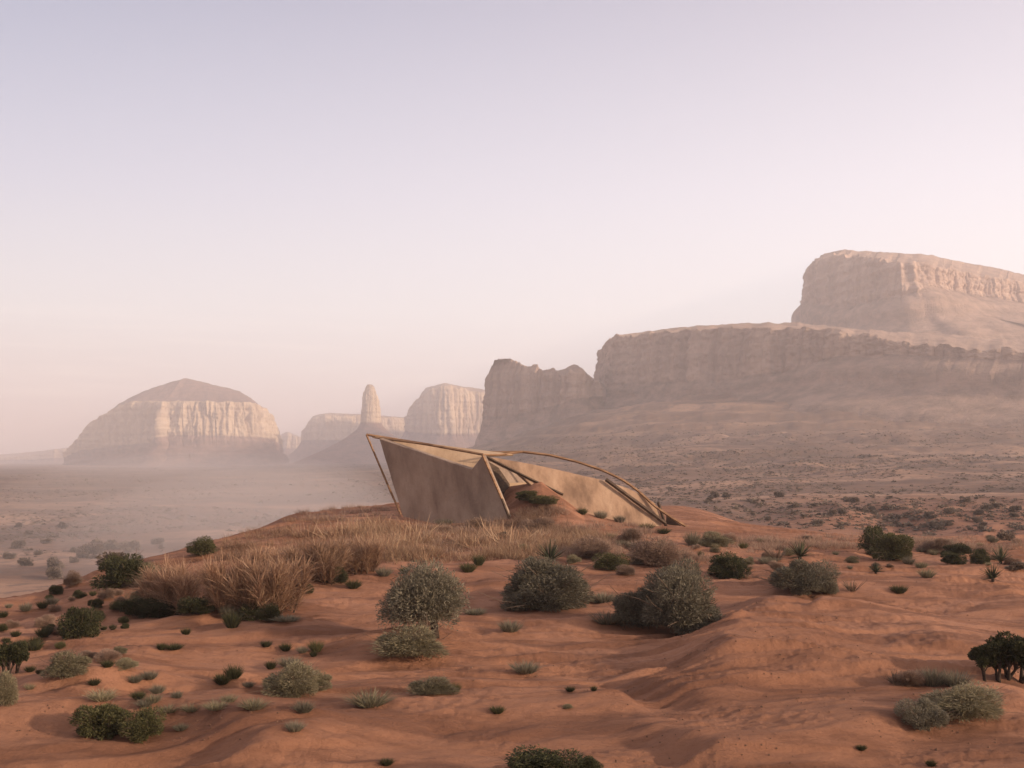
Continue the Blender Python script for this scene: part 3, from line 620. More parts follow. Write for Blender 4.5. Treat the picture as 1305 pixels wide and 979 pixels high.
# every shrub is modelled in a unit-sized frame: half-width 0.5, height 1, then scaled to its size
def shrub_mesh(seed, n=6000, leaf=.075, lw=.011, k=16, shape=1.0, hw=.5, h=1.0, jit=.9, inner=.45, low=-.01, zmin=.10):
    r = np.random.default_rng(seed); C = lobes(r, k, hw, h, .62, zmin); g = Geo()
    pick = r.integers(0, k, n); c = C[pick]; d = rnd_dir(r, n, -.6); pass
    rad_ = c[:, 3] * (inner + (1 - inner) * r.uniform(size=n) ** .45) * (1 + .22 * noise(d[:, 0] * 2.6, d[:, 1] * 2.6, d[:, 2] * 2.6 + seed))
    P = c[:, :3] + d * rad_[:, None] * np.array([hw / .5 * .62, hw / .5 * .62, h * .62])
    ok = P[:, 2] > low; P, d = P[ok], d[ok]
    out = P - np.array([0, 0, h * .15]); out /= np.linalg.norm(out, axis=1)[:, None]
    D = out * .9 + d * .5 + r.normal(size=P.shape) * .45 * jit
    g.add(*leaf_quads(r, P, D, leaf * r.uniform(.6, 1.4, len(P)), lw * r.uniform(.7, 1.3, len(P))))
    return g.mesh('foliage', False), C
def stems_mesh(seed, C, rad0=.016, lean=.0, base=.05):
    r = np.random.default_rng(seed + 99); g = Geo()
    for c in C:
        b = np.array([r.normal() * base, r.normal() * base, -.05]); e = c[:3]; m = b * .4 + e * .6 + r.normal(size=3) * .04; m[2] = max(m[2] * .8, .05)
        tube(g, np.array([b, b * .7 + m * .3 + [0, 0, .02], m, e]), [rad0, rad0 * .85, rad0 * .6, rad0 * .3], 5)
        for _ in range(3):
            d = rnd_dir(r, 1, .0)[0]; tube(g, np.array([m, m + (e - m) * .5 + d * .08, e + d * c[3] * .5]), [rad0 * .5, rad0 * .35, rad0 * .15], 4, False)
    for _ in range(26):                                       # bare twigs that stick out of the crown
        c = C[r.integers(0, len(C))]; d = c[:3] + np.array([0, 0, -.1]); d = d / np.linalg.norm(d) + r.normal(size=3) * .35; d[2] = abs(d[2]) * .8
        p = c[:3] * .7; l = r.uniform(.32, .52); q = p + d * l * .6 + r.normal(size=3) * .03; tube(g, np.array([p, q, q + d * l * .4 + r.normal(size=3) * .05]), [rad0 * .4, rad0 * .28, rad0 * .12], 4, False)
    return g.mesh('branches')
def tuft_mesh(seed, n=380, spread=.30, lean=.75, wd=.011, droop=.25, l0=.55, l1=1.05):
    r = np.random.default_rng(seed); a = r.uniform(0, 2 * np.pi, n); q = spread * np.sqrt(r.uniform(size=n))
    P = np.stack([q * np.cos(a), q * np.sin(a), np.full(n, -.03)], 1)
    D = np.stack([P[:, 0] / spread * lean, P[:, 1] / spread * lean, np.ones(n)], 1) + r.normal(size=(n, 3)) * .22; D[:, 2] = np.abs(D[:, 2]) + .15
    g = Geo(); g.add(*blades(r, P, D, r.uniform(l0, l1, n), wd * r.uniform(.6, 1.3, n), droop * r.uniform(.2, 1.5, n))); return g.mesh('grass_tuft', False)
def brush_mesh(seed, n=2600, wd=.003):
    """a fan of fine bare twigs, many forking upward from a few stems"""
    r = np.random.default_rng(seed); g = Geo(); st = Geo()
    for i in range(26):
        a = r.uniform(0, 2 * np.pi); q = math.sqrt(r.uniform()); b = np.array([.28 * q * math.cos(a), .28 * q * math.sin(a), -.04])
        e = np.array([.44 * q * math.cos(a), .44 * q * math.sin(a), r.uniform(.45, .7)]) + r.normal(size=3) * .05
        m = (b + e) / 2 + r.normal(size=3) * .04; pts = np.array([b, m, e]); tube(st, pts, [.012, .008, .004], 5)
        k = n // 26; t = r.uniform(.1, 1, k)[:, None]
        P = np.where(t < .5, b + (m - b) * t * 2, m + (e - m) * (t - .5) * 2) + r.normal(size=(k, 3)) * .015
        D = np.array([.35 * math.cos(a) * q, .35 * math.sin(a) * q, 1.0]) + r.normal(size=(k, 3)) * .42; D[:, 2] = np.abs(D[:, 2])
        g.add(*blades(r, P, D, r.uniform(.12, .34, k), wd * r.uniform(.6, 1.4, k), r.uniform(-.1, .25, k)))
    return g.mesh('twigs', False), st.mesh('branches')
def yucca_mesh(seed, n=90):
    r = np.random.default_rng(seed); th = r.uniform(0, 2 * np.pi, n); el = np.clip(r.normal(.75, .42, n), -.05, 1.5)
    D = np.stack([np.cos(th) * np.cos(el), np.sin(th) * np.cos(el), np.sin(el)], 1); P = D * .05 + np.array([0, 0, .10])
    g = Geo(); g.add(*blades(r, P, D, r.uniform(.55, .9, n), .030 * r.uniform(.8, 1.2, n), .06 * r.uniform(0, 1.5, n), 4))
    s = Geo(); tube(s, [(0, 0, -.08), (0, 0, .05), (0, 0, .16)], [.08, .09, .05], 8)
    return g.mesh('blades', False), s.mesh('stem')
def tree_mesh(seed, trunks, crown_c, n=7000, leaf=.06, lw=.014):
    """small round-crowned tree: bent trunks that carry leaf clumps; unit height"""
    r = np.random.default_rng(seed); tr = Geo(); g = Geo()
    cl = []
    for c in crown_c:
        b = trunks[int(np.argmin([abs(t[0] - c[0] * .5) for t in trunks]))]; b = np.array([b[0], b[1], -.06])
        m = b * .55 + np.array(c[:3]) * .45 + r.normal(size=3) * .025; m[2] = max(m[2], .18)
        tube(tr, np.array([b, b * .6 + m * .4 + r.normal(size=3) * .012, m, np.array(c[:3])]), [.042, .034, .024, .008], 6)
        for _ in range(7):
            d = rnd_dir(r, 1, -.3)[0]; p = np.array(c[:3]) + d * c[3] * r.uniform(.35, .75); cl.append((*p, c[3] * r.uniform(.32, .55)))
            tube(tr, np.array([m, (m + p) / 2 + r.normal(size=3) * .02, p]), [.014, .010, .004], 4, False)
    cl = np.array(cl); pick = r.integers(0, len(cl), n); c = cl[pick]; d = rnd_dir(r, n, -.95)
    P = c[:, :3] + d * (c[:, 3] * (.35 + .65 * r.uniform(size=n) ** .5))[:, None]
    D = d + (P - P.mean(0)) + np.array([0, 0, .3]) + r.normal(size=P.shape) * .5
    g.add(*leaf_quads(r, P, D, leaf * r.uniform(.6, 1.4, n), lw * r.uniform(.7, 1.3, n)))
    return g.mesh('crown', False), tr.mesh('trunk')

LIB = {}
def lib(kind, mat, parts, n): LIB.setdefault(kind, [])
def sub(me, m): me.materials.append(m); return me
def kind_shrub(key, mat, seeds, small=False, **kw):
    out = []
    for s in seeds:
        f, C = shrub_mesh(s, **kw); out.append([('foliage', sub(f, mat)), ('branches', sub(stems_mesh(s, C), M_STEM))])
    LIB[key] = out
kind_shrub('sage', M_SAGE, (1, 2, 3), n=36000, leaf=.046, lw=.0048, k=26, jit=1.9)
kind_shrub('dark', M_DARK, (11, 12, 13), n=14000, leaf=.055, lw=.010, k=26, jit=1.6)
kind_shrub('green', M_GREEN, (21, 22, 23), n=14000, leaf=.058, lw=.009, k=24, jit=1.6)
kind_shrub('pale', M_PALE, (31, 32), n=15000, leaf=.075, lw=.005, k=26, jit=1.4)
kind_shrub('pink', M_PINK, (41, 42), n=12000, leaf=.10, lw=.005, k=24)
kind_shrub('scrub', M_SCRUB, (51, 52, 53), n=1500, leaf=.13, lw=.03, k=12)
LIB['tuft'] = [[('', sub(tuft_mesh(s), M_PALE))] for s in (61, 62, 63)]
LIB['sagetuft'] = [[('', sub(tuft_mesh(s, 520, .36, .9, .013, .1), M_SAGE))] for s in (64, 65, 66)]
LIB['darktuft'] = [[('', sub(tuft_mesh(s, 480, .34, 1.0, .018, .1), M_DARK))] for s in (67, 68, 69)]
LIB['greentuft'] = [[('', sub(tuft_mesh(s, 420, .34, 1.0, .018, .1), M_GREEN))] for s in (71, 72)]
LIB['brush'] = []
for s in (81, 82, 83):
    t_, b_ = brush_mesh(s, 6200); LIB['brush'].append([('twigs', sub(t_, M_DRY)), ('branches', sub(b_, M_STEM))])
LIB['yucca'] = []
for s in (91, 92, 93):
    t_, b_ = yucca_mesh(s); LIB['yucca'].append([('blades', sub(t_, M_YUCCA)), ('stem', sub(b_, M_BARK))])
LIB['deadyucca'] = [[('', sub(tuft_mesh(s, 46, .16, 1.5, .022, .1, .5, 1.0), M_STEM))] for s in (95,)]
c_, C_ = shrub_mesh(7, n=36000, leaf=.045, lw=.0048, k=48, zmin=.21, low=.03, jit=1.9)
g_ = Geo(); tube(g_, [(.15, -.05, -.05), (.13, -.04, .12), (.09, -.02, .22), (.02, 0, .42)], [.05, .042, .036, .02], 7)
for c in C_: tube(g_, np.array([(.08, -.02, .24), c[:3] * .55 + np.array([.03, 0, .14]), c[:3]]), [.018, .012, .004], 4, False)
LIB['juniper'] = [[('crown', sub(c_, M_SAGE)), ('trunk', sub(g_.mesh('trunk'), M_BARK))]]
c_, t_ = tree_mesh(103, [(-.2, 0), (0, .05), (.22, 0)], [(-.30, 0, .60, .28), (0, .1, .74, .30), (.32, 0, .66, .30), (.10, -.2, .56, .28), (-.1, -.2, .64, .28), (.5, .1, .52, .26), (-.2, .2, .42, .28), (.25, -.2, .42, .26), (0, .25, .4, .24)], 18000, .06, .014)
LIB['greentree'] = [[('crown', sub(c_, M_DARK)), ('trunk', sub(t_, M_BARK))]]
c_, t_ = tree_mesh(104, [(0.05, 0)], [(-.12, 0, .70, .26), (.1, .05, .74, .26), (0, -.1, .58, .26)], 7000, .06, .014)
LIB['smalltree'] = [[('crown', sub(c_, M_DARK)), ('trunk', sub(t_, M_BARK))]]
USED = {}
def plant(kind, px, py, wpx, hpx, label, cat, name, group=None, var=None, xyz=None, rot=None, sink=.0, deep=1.0):
    p = ground_at(px, py) if xyz is None else np.array(xyz)
    if kind == 'sage' and hpx < 25 and name != 'cushion_bush': kind, var = 'sagetuft', None
    d = p[1]; sw, sh = wpx / F * d, hpx / F * d
    vs = LIB[kind]; i = USED.get(kind, 0) if var is None else var; USED[kind] = i + 1; parts = vs[i % len(vs)]
    a = rng.uniform(0, 2 * np.pi) if rot is None else rot
    if len(parts) == 1 and parts[0][0] == '':
        o = bpy.data.objects.new(name, parts[0][1]); COL.objects.link(o)
    else:
        o = bpy.data.objects.new(name, None); COL.objects.link(o); o.empty_display_size = .1
        for nm, me_ in parts:
            c = bpy.data.objects.new(nm, me_); COL.objects.link(c); c.parent = o
    z = p[2] if xyz is not None else z_at(p[0], p[1])
    o.location = (p[0], p[1], z - sink * sh)
    o.rotation_euler = (0, 0, a); o.scale = (sw * 1.0, sw * deep, sh)
    return tag(o, label, cat, group)
def unit(parts):
    """bring a plant to width 1 and height 1 (the bulk of it, not its longest stray leaf)"""
    me0 = parts[0][1]; c = np.empty(len(me0.vertices) * 3, np.float32); me0.vertices.foreach_get('co', c); c = c.reshape(-1, 3)
    lo, hi = np.percentile(c, 1.2, axis=0), np.percentile(c, 98.8, axis=0); wd = max(hi[0] - lo[0], hi[1] - lo[1])
    off = np.array([(hi[0] + lo[0]) / 2, (hi[1] + lo[1]) / 2, 0]); s = np.array([1 / wd, 1 / wd, 1 / hi[2]])
    for _, me_ in parts:
        c = np.empty(len(me_.vertices) * 3, np.float32); me_.vertices.foreach_get('co', c); c = (c.reshape(-1, 3) - off) * s
        me_.vertices.foreach_set('co', c.astype(np.float32).ravel()); me_.update()
for vs in LIB.values():
    for parts in vs: unit(parts)

SH, TU = 'shrubs on the red sand', 'grass tufts on the red sand'
# the plants one can point at, nearest the viewer last in each block
plant('juniper', 540, 808, 92, 82, 'round grey-green bush on a short dark bare trunk, below the shelter', 'shrub', 'trunked_bush', rot=0)
plant('sage', 689, 775, 100, 56, 'broad domed grey sagebrush between the trunked round bush and the largest grey sagebrush', 'shrub', 'sagebrush', SH, 0)
plant('sage', 727, 765, 42, 32, 'lower grey-green sagebrush lobe leaning on the right of the broad domed sagebrush', 'shrub', 'sagebrush', SH, 1)
plant('sage', 868, 803, 96, 78, 'largest grey sagebrush, with pale forked stems showing at its foot', 'shrub', 'sagebrush', SH, 2)
plant('sage', 818, 797, 66, 44, 'low grey sagebrush hugging the left flank of the largest sagebrush', 'shrub', 'sagebrush', SH, 0)
plant('sage', 1022, 757, 74, 38, 'smooth cushion-shaped grey-green bush alone on the sand right of the largest sagebrush', 'shrub', 'cushion_bush', SH, 1)
plant('sage', 1052, 756, 30, 20, 'small grey-green bush touching the right end of the cushion-shaped bush', 'shrub', 'cushion_bush', SH, 2)
plant('pale', 523, 836, 80, 34, 'pale yellow-green mound of grass at the foot of the trunked round bush', 'grass clump', 'grass_clump', TU, 0)
plant('greentree', 1294, 869, 76, 54, 'dark green multi-stemmed small tree cut off by the right edge', 'tree', 'desert_tree', rot=.2)
plant('smalltree', 1252, 868, 30, 42, 'thin dark treelet left of the multi-stemmed tree', 'tree', 'desert_tree', rot=0)
plant('sage', 1176, 929, 56, 34, 'dark grey-green bush joined to a pale grass mound, lower right', 'shrub', 'sagebrush', SH, 1)
plant('pale', 1228, 912, 96, 34, 'large pale grass mound beside the dark grey-green bush, lower right', 'grass clump', 'grass_clump', TU, 1)
plant('tuft', 1248, 911, 60, 26, 'pale spiky grass at the right end of the large pale mound', 'grass tuft', 'grass_tuft', TU)
plant('dark', 698, 990, 90, 30, 'dark green bush cut off by the bottom edge', 'shrub', 'dark_bush', SH, 0)
plant('dark', 745, 992, 40, 20, 'lower right lobe of dark green growth at the bottom edge', 'shrub', 'dark_bush', SH, 1)
plant('green', 132, 939, 62, 36, 'left one of the two joined olive bushes, lower left', 'shrub', 'olive_bush', SH, 0)
plant('green', 182, 942, 48, 34, 'right one of the two joined olive bushes, lower left', 'shrub', 'olive_bush', SH, 1)
plant('dark', 158, 749, 60, 36, 'jagged dark shrub on the left crest of the hill', 'shrub', 'dark_bush', SH, 2)
plant('dark', 148, 736, 24, 26, 'dark upright shrub rising behind the jagged dark shrub on the crest', 'shrub', 'dark_bush', SH, 0)
plant('green', 257, 708, 36, 20, 'olive shrub on the skyline of the slope above the reddish brush', 'shrub', 'olive_bush', SH, 2)
plant('pink', 92, 748, 22, 16, 'small brown rounded shrub on the crest at far left', 'shrub', 'brown_bush', SH)
plant('pale', 190, 746, 44, 26, 'pale grey shrub between the jagged dark shrub and the reddish brush', 'shrub', 'pale_bush', SH, 0)
plant('dark', 101, 814, 46, 36, 'large dark shrub low on the left slope', 'shrub', 'dark_bush', SH, 1)
plant('dark', 172, 785, 34, 20, 'dark low shrub left of the foot of the reddish brush', 'shrub', 'dark_bush', SH, 2)
plant('pale', 178, 772, 30, 18, 'pale straw shrub left of the reddish brush', 'shrub', 'pale_bush', SH, 1)
plant('greentree', 16, 860, 40, 38, 'small dark umbrella-shaped tree at the left edge', 'tree', 'desert_tree', rot=1.0)
plant('pale', 88, 861, 52, 28, 'pale grey domed shrub right of the umbrella-shaped tree', 'shrub', 'pale_bush', SH, 0)
plant('pale', 4, 898, 34, 38, 'straw-coloured shrub cut off by the left edge', 'shrub', 'pale_bush', SH, 1)
plant('tuft', 130, 893, 46, 15, 'pale spiky grass tuft above the two joined olive bushes', 'grass tuft', 'grass_tuft', TU)
plant('darktuft', 284, 872, 26, 15, 'left half of the paired dark green tufts on open sand', 'grass tuft', 'green_tuft', TU)
plant('darktuft', 298, 871, 26, 19, 'right half of the paired dark green tufts on open sand', 'grass tuft', 'green_tuft', TU)
plant('pale', 372, 886, 68, 36, 'wide straw-coloured shrub on bare sand right of the paired dark tufts', 'shrub', 'pale_bush', SH, 1)
plant('pale', 405, 881, 36, 22, 'small straw lobe on the right of the wide straw-coloured shrub', 'shrub', 'pale_bush', SH, 0)
plant('sagetuft', 387, 911, 30, 15, 'grey-green tuft just under the wide straw-coloured shrub', 'grass tuft', 'grey_tuft', TU)
plant('sagetuft', 376, 932, 28, 13, 'grey-green tuft second below the wide straw-coloured shrub', 'grass tuft', 'grey_tuft', TU)
plant('tuft', 470, 899, 70, 18, 'flat pale green grass strip left of centre on open sand', 'grass tuft', 'grass_tuft', TU)
plant('pale', 551, 883, 56, 18, 'low dry straw tuft on the sand below the yellow-green mound', 'grass clump', 'grass_clump', TU, 0)
plant('greentuft', 580, 882, 18, 12, 'small green tuft at the right end of the low dry straw tuft', 'grass tuft', 'green_tuft', TU)
plant('sagetuft', 650, 806, 34, 15, 'dark grey-green tuft below the broad domed sagebrush', 'grass tuft', 'grey_tuft', TU)
plant('sage', 670, 858, 42, 15, 'low grey twiggy clump alone in the middle of the sand', 'shrub', 'twiggy_clump', SH, 0)
plant('sage', 774, 796, 52, 15, 'low grey clump left of the foot of the largest sagebrush', 'shrub', 'twiggy_clump', SH, 1)
plant('sage', 768, 768, 48, 14, 'low grey clump above and left of the largest sagebrush', 'shrub', 'twiggy_clump', SH, 2)
plant('greentuft', 634, 911, 22, 10, 'tiny green tuft alone on bare sand near the bottom centre', 'grass tuft', 'green_tuft', TU)
plant('darktuft', 493, 978, 20, 9, 'tiny dark tuft at the bottom edge left of the dark green bush', 'grass tuft', 'green_tuft', TU)
plant('darktuft', 1098, 957, 16, 7, 'tiny green tuft below the dark grey-green bush at lower right', 'grass tuft', 'green_tuft', TU)
plant('darktuft', 1186, 978, 16, 8, 'tiny green tuft on the bottom edge at lower right', 'grass tuft', 'green_tuft', TU)
for i, (x, wd, h, l) in enumerate(((1160, 40, 18, 'dry twiggy grass at the left end of the strip before the dark trees'), (1188, 40, 24, 'dry grey grass in the middle of the strip before the dark trees'), (1218, 44, 20, 'dry grey grass at the right end of the strip, touching the treelet'))):
    plant('sage' if i else 'pink', x, 874, wd, h, l, 'grass clump', 'dry_clump', TU)
plant('deadyucca', 1140, 872, 30, 18, 'sparse forked dry stalks left of the dry grass strip', 'dry stalks', 'dry_stalks', TU)
plant('dark', 928, 736, 48, 26, 'glossy dark green rounded bush behind the largest sagebrush', 'shrub', 'dark_bush', SH, 0)
plant('dark', 1117, 706, 38, 32, 'taller dark green bush of the pair on the right rise', 'shrub', 'dark_bush', SH, 1)
plant('green', 1136, 713, 48, 30, 'lower olive bush of the pair on the right rise', 'shrub', 'olive_bush', SH, 0)
plant('green', 777, 727, 40, 20, 'small olive bush between the left yucca and the pinkish brush', 'shrub', 'olive_bush', SH, 1)
plant('pink', 836, 719, 64, 30, 'pinkish-brown rounded brush below the low end of the shelter', 'shrub', 'pink_brush', SH, 0)
plant('pink', 803, 693, 28, 18, 'small brown ball-shaped bush just below the shelter side wall', 'shrub', 'brown_bush', SH, 1)
plant('pink', 755, 712, 44, 24, 'pale pinkish brush right of the yucca under the shelter', 'shrub', 'pink_brush', SH, 0)
plant('sage', 882, 696, 24, 18, 'grey bush at the tip of the curved beam', 'shrub', 'sagebrush', SH, 1)
plant('pale', 908, 698, 40, 18, 'pale straw clump right of the tip of the curved beam', 'grass clump', 'grass_clump', TU, 0)
plant('yucca', 703, 719, 44, 30, 'spiky yucca in front of the shelter', 'yucca', 'yucca', 'yuccas')
plant('yucca', 1020, 714, 34, 26, 'spiky yucca behind the cushion-shaped bush', 'yucca', 'yucca', 'yuccas')
plant('yucca', 1264, 740, 30, 22, 'lower yucca of the pair near the right edge', 'yucca', 'yucca', 'yuccas')
plant('yucca', 1275, 719, 28, 24, 'upper yucca of the pair near the right edge', 'yucca', 'yucca', 'yuccas')
plant('yucca', 1116, 732, 24, 15, 'small pale yucca below the pair of bushes on the right rise', 'yucca', 'yucca', 'yuccas')
plant('deadyucca', 990, 714, 38, 20, 'dry splayed yucca stalks left of the yucca behind the cushion-shaped bush', 'yucca', 'dry_yucca')
plant('sage', 978, 719, 30, 10, 'low grey clump under the dry splayed yucca stalks', 'shrub', 'twiggy_clump', SH, 0)
plant('pink', 1192, 706, 36, 17, 'pale pinkish brush right of the pair of bushes', 'shrub', 'pink_brush', SH, 1)
plant('sage', 1205, 706, 26, 20, 'grey upright bush beside the pale pinkish brush on the right', 'shrub', 'sagebrush', SH, 2)
plant('dark', 1219, 708, 32, 13, 'upper of two flat dark cushions near the right edge', 'shrub', 'dark_cushion', SH, 2)
plant('dark', 1215, 719, 28, 13, 'lower of two flat dark cushions near the right edge', 'shrub', 'dark_cushion', SH, 0)
plant('dark', 1249, 719, 22, 17, 'small dark bush left of the upper yucca at the right edge', 'shrub', 'dark_bush', SH, 1)
plant('scrub', 1296, 728, 26, 9, 'low dark mat of scrub at the right edge below the yuccas', 'shrub', 'scrub_mat', SH)
plant('deadyucca', 1084, 754, 32, 18, 'sparse pale twigs right of the cushion-shaped bush', 'dry stalks', 'dry_stalks')
plant('darktuft', 1146, 757, 24, 11, 'small dark green tuft on the bare right rise', 'grass tuft', 'green_tuft', TU)
plant('tuft', 1182, 736, 26, 13, 'pale straw tuft in the middle of the right rise', 'grass tuft', 'grass_tuft', TU)
plant('tuft', 1174, 724, 20, 9, 'paler small tuft behind the straw tuft on the right rise', 'grass tuft', 'grass_tuft', TU)
plant('greentuft', 886, 692, 14, 8, 'tiny bright green tuft by the grey bush at the curved beam tip', 'grass tuft', 'green_tuft', TU)
plant('greentuft', 948, 699, 14, 8, 'tiny bright green plant right of the pale straw clump', 'grass tuft', 'green_tuft', TU)
plant('greentuft', 893, 711, 10, 9, 'tiny yellow-green plant above the glossy dark green bush', 'grass tuft', 'green_tuft', TU)
plant('green', 672, 640, 30, 11, 'flat green plant on the sand inside the shelter, upper', 'shrub', 'green_plant', None, 0)
plant('green', 692, 648, 34, 11, 'flat green plant on the sand inside the shelter, lower', 'shrub', 'green_plant', None, 1)
for kd, px, py, wd, h, l in (('darktuft', 742, 656, 16, 9, 'leftmost dark weed growing along the foot of the tan side wall'), ('sagetuft', 765, 661, 20, 11, 'second weed from the left along the foot of the tan side wall'), ('sagetuft', 790, 666, 18, 10, 'third weed from the left along the foot of the tan side wall'),
    ('greentuft', 824, 675, 22, 9, 'green weed near the low end of the tan side wall'), ('darktuft', 846, 681, 20, 8, 'dark weed under the end post of the tan side wall'), ('sagetuft', 566, 671, 26, 9, 'grey weed at the middle foot of the grey-brown front wall'), ('pink', 610, 674, 34, 12, 'brownish bush at the right foot of the grey-brown front wall'), ('pink', 684, 676, 36, 15, 'brown bush on the sand between the front wall corner and the green plants')):
    plant(kd, px, py, wd, h, l, 'shrub' if kd == 'pink' else 'grass tuft', {'sagetuft': 'grey_tuft', 'pink': 'brown_bush'}.get(kd, 'green_tuft'), SH if kd == 'pink' else TU)
# the tall reddish brush on the left of the hill
BR = 'reddish dry brush on the hill'
for px, py, wd, h, l in ((232, 780, 104, 66, 'leftmost big mound of reddish dry brush on the hill'), (292, 778, 66, 74, 'tall orange dry brush in the middle of the big brush thicket'), (340, 782, 96, 76, 'rightmost front mound of reddish dry brush with dark growth at its foot'),
    (412, 742, 84, 56, 'reddish dry brush uphill from the big thicket, with a dark bush at its foot'), (352, 735, 70, 38, 'low reddish brush behind the big thicket'), (455, 728, 70, 46, 'tan dry brush between the uphill brush and the grass under the shelter')):
    plant('brush', px, py, wd, h * .86, l, 'dry brush', 'dry_brush', BR)
for px, py, wd, h, l in ((200, 786, 46, 20, 'dark growth under the left end of the big reddish brush'), (252, 782, 44, 18, 'dark growth under the middle of the leftmost brush mound'), (330, 790, 44, 20, 'dark growth at the foot of the rightmost front brush mound'),
    (297, 800, 26, 22, 'dark green tuft below the big brush thicket'), (291, 790, 26, 18, 'grey-green tuft just above the dark tuft below the brush thicket'), (342, 792, 30, 18, 'green tuft below the right end of the brush thicket'), (424, 744, 34, 18, 'dark bush at the foot of the uphill reddish brush'), (391, 757, 18, 12, 'small green bush between the uphill brush and the thicket'), (366, 792, 40, 8, 'flat grey mat on the sand right of the thicket')):
    plant(('dark', 'dark', 'dark', 'darktuft', 'sage', 'green', 'dark', 'green', 'sage')[USED.setdefault('bx', 0)], px, py, wd, h, l, 'shrub', 'dark_bush' if wd > 35 else 'green_bush', SH); USED['bx'] += 1
# single tufts of the lower left sand, each findable by what it stands beside
LL = [
 ('darktuft', 176, 893, 22, 10, 'dark flat tuft left of the low pair of grey-green tufts'), ('darktuft', 120, 876, 18, 9, 'dark green tuft above the pale spiky tuft'),
 ('pale', 160, 853, 28, 12, 'pale yellowish tuft on the smooth sand below the left slope'), ('darktuft', 138, 854, 18, 9, 'dark green tuft left of the pale yellowish tuft'),
 ('pink', 137, 842, 30, 13, 'brownish low shrub above the pale yellowish tuft'), ('pink', 115, 838, 20, 8, 'small brown shrub left of the brownish low shrub'),
 ('pale', 152, 836, 18, 9, 'small pale shrub at the right shoulder of the brownish low shrub'), ('sagetuft', 172, 873, 22, 10, 'left grey-green tuft of a low pair under the smooth sand'),
 ('sagetuft', 190, 870, 24, 11, 'right grey-green tuft of a low pair under the smooth sand'), ('sagetuft', 200, 884, 22, 12, 'grey-green tuft below the low pair'),
 ('tuft', 196, 896, 26, 12, 'pale tuft above the strip of pale grass'), ('sagetuft', 184, 902, 26, 10, 'grey tuft tucked under the pale tuft, above the joined olive bushes'), ('sagetuft', 225, 890, 18, 9, 'brown-grey tuft right of the stacked tufts'),
 ('tuft', 215, 908, 36, 9, 'left piece of the strip of pale grass across the sand'), ('tuft', 245, 907, 34, 10, 'second piece from the left of the strip of pale grass'), ('tuft', 275, 905, 40, 11, 'third piece from the left of the strip of pale grass'), ('tuft', 292, 895, 26, 10, 'pale tuft just above the strip of pale grass'),
 ('tuft', 325, 905, 46, 14, 'spiky dry straw at the right end of the strip of pale grass'), ('sagetuft', 231, 931, 22, 9, 'grey-green tuft right of the joined olive bushes'),
 ('darktuft', 205, 831, 14, 9, 'dark round tuft alone on the smooth sand bank'), ('darktuft', 222, 829, 26, 8, 'dark flat tuft right of the dark round tuft on the bank'), ('darktuft', 237, 809, 14, 10, 'dark tuft on the slope below the leftmost brush mound'),
 ('darktuft', 339, 829, 16, 8, 'leftmost small dark tuft of the row in the middle left sand'), ('darktuft', 364, 830, 17, 11, 'second small dark tuft of the row in the middle left sand'), ('sagetuft', 386, 832, 18, 9, 'grey tuft, third of the row in the middle left sand'), ('greentuft', 403, 831, 22, 15, 'bushy green tuft at the right end of the row in the middle left sand'),
 ('darktuft', 345, 853, 16, 11, 'dark tuft above the wide straw-coloured shrub'), ('sagetuft', 368, 849, 34, 12, 'long grey-green tuft above the wide straw-coloured shrub'), ('darktuft', 400, 838, 12, 7, 'tiny dark tuft right of the long grey-green tuft'),
 ('sagetuft', 317, 878, 18, 7, 'tiny grey tuft between the paired dark tufts and the wide straw shrub'), ('tuft', 38, 882, 18, 8, 'pale tuft alone on sand below the umbrella-shaped tree'), ('darktuft', 38, 858, 16, 8, 'dark tuft right beside the trunk of the umbrella-shaped tree'), ('darktuft', 50, 859, 12, 7, 'tiny dark tuft further right of the umbrella-shaped tree'),
 ('pale', 724, 903, 12, 5, 'tiny pale sprig right of centre on the sand'), ('darktuft', 757, 881, 10, 7, 'tiny dark sprig above the low sand ledge right of centre'), ('darktuft', 727, 882, 14, 7, 'tiny grey-green sprig left of the tiny dark sprig'),
 ('pink', 797, 733, 22, 11, 'small brown tangle of twigs right of the small olive bush'), ('sagetuft', 490, 735, 24, 12, 'grey-green tuft left above the trunked round bush'), ('darktuft', 516, 731, 14, 9, 'dark tuft behind the left crown edge of the trunked round bush'), ('greentuft', 596, 730, 24, 13, 'green weeds right above the trunked round bush'), ('darktuft', 610, 722, 18, 14, 'dark weed in the grass edge below the shelter wall'),
 ('darktuft', 450, 752, 24, 12, 'dark twisted low plant left of the trunked round bush'), ('sagetuft', 606, 783, 34, 8, 'flat grey twigs lying between the two round bushes'),
]
for kd, px, py, wd, h, l in LL:
    plant(kd, px, py, wd, h, l, 'grass tuft' if 'tuft' in kd else 'shrub', {'tuft': 'grass_tuft', 'sagetuft': 'grey_tuft', 'darktuft': 'green_tuft', 'greentuft': 'green_tuft', 'pink': 'brown_bush', 'pale': 'pale_bush'}[kd], TU if 'tuft' in kd else SH)
# look-alike small shrubs strewn over the left slope
r2 = np.random.default_rng(55); k = 0; spots = []
while k < 56:
    px, py = r2.uniform(0, 250), r2.uniform(755, 848)
    if py < 772 - (px / 250) * 70 + 6 or py > 850 - px * .30: continue
    if any(abs(px - a) < 9 and abs(py - b) < 5 for a, b in spots): continue
    spots.append((px, py)); s = r2.uniform(.55, 1.3) * (1.2 if px < 60 else 1)
    kd = ('dark', 'green', 'darktuft', 'sagetuft', 'pink', 'darktuft')[r2.integers(0, 6)]
    plant(kd, px, py, 15 * s, 9 * s, 'small dark scrub plant strewn among others on the left slope of the hill', 'small shrub', 'small_shrub', 'small shrubs strewn over the left slope'); k += 1
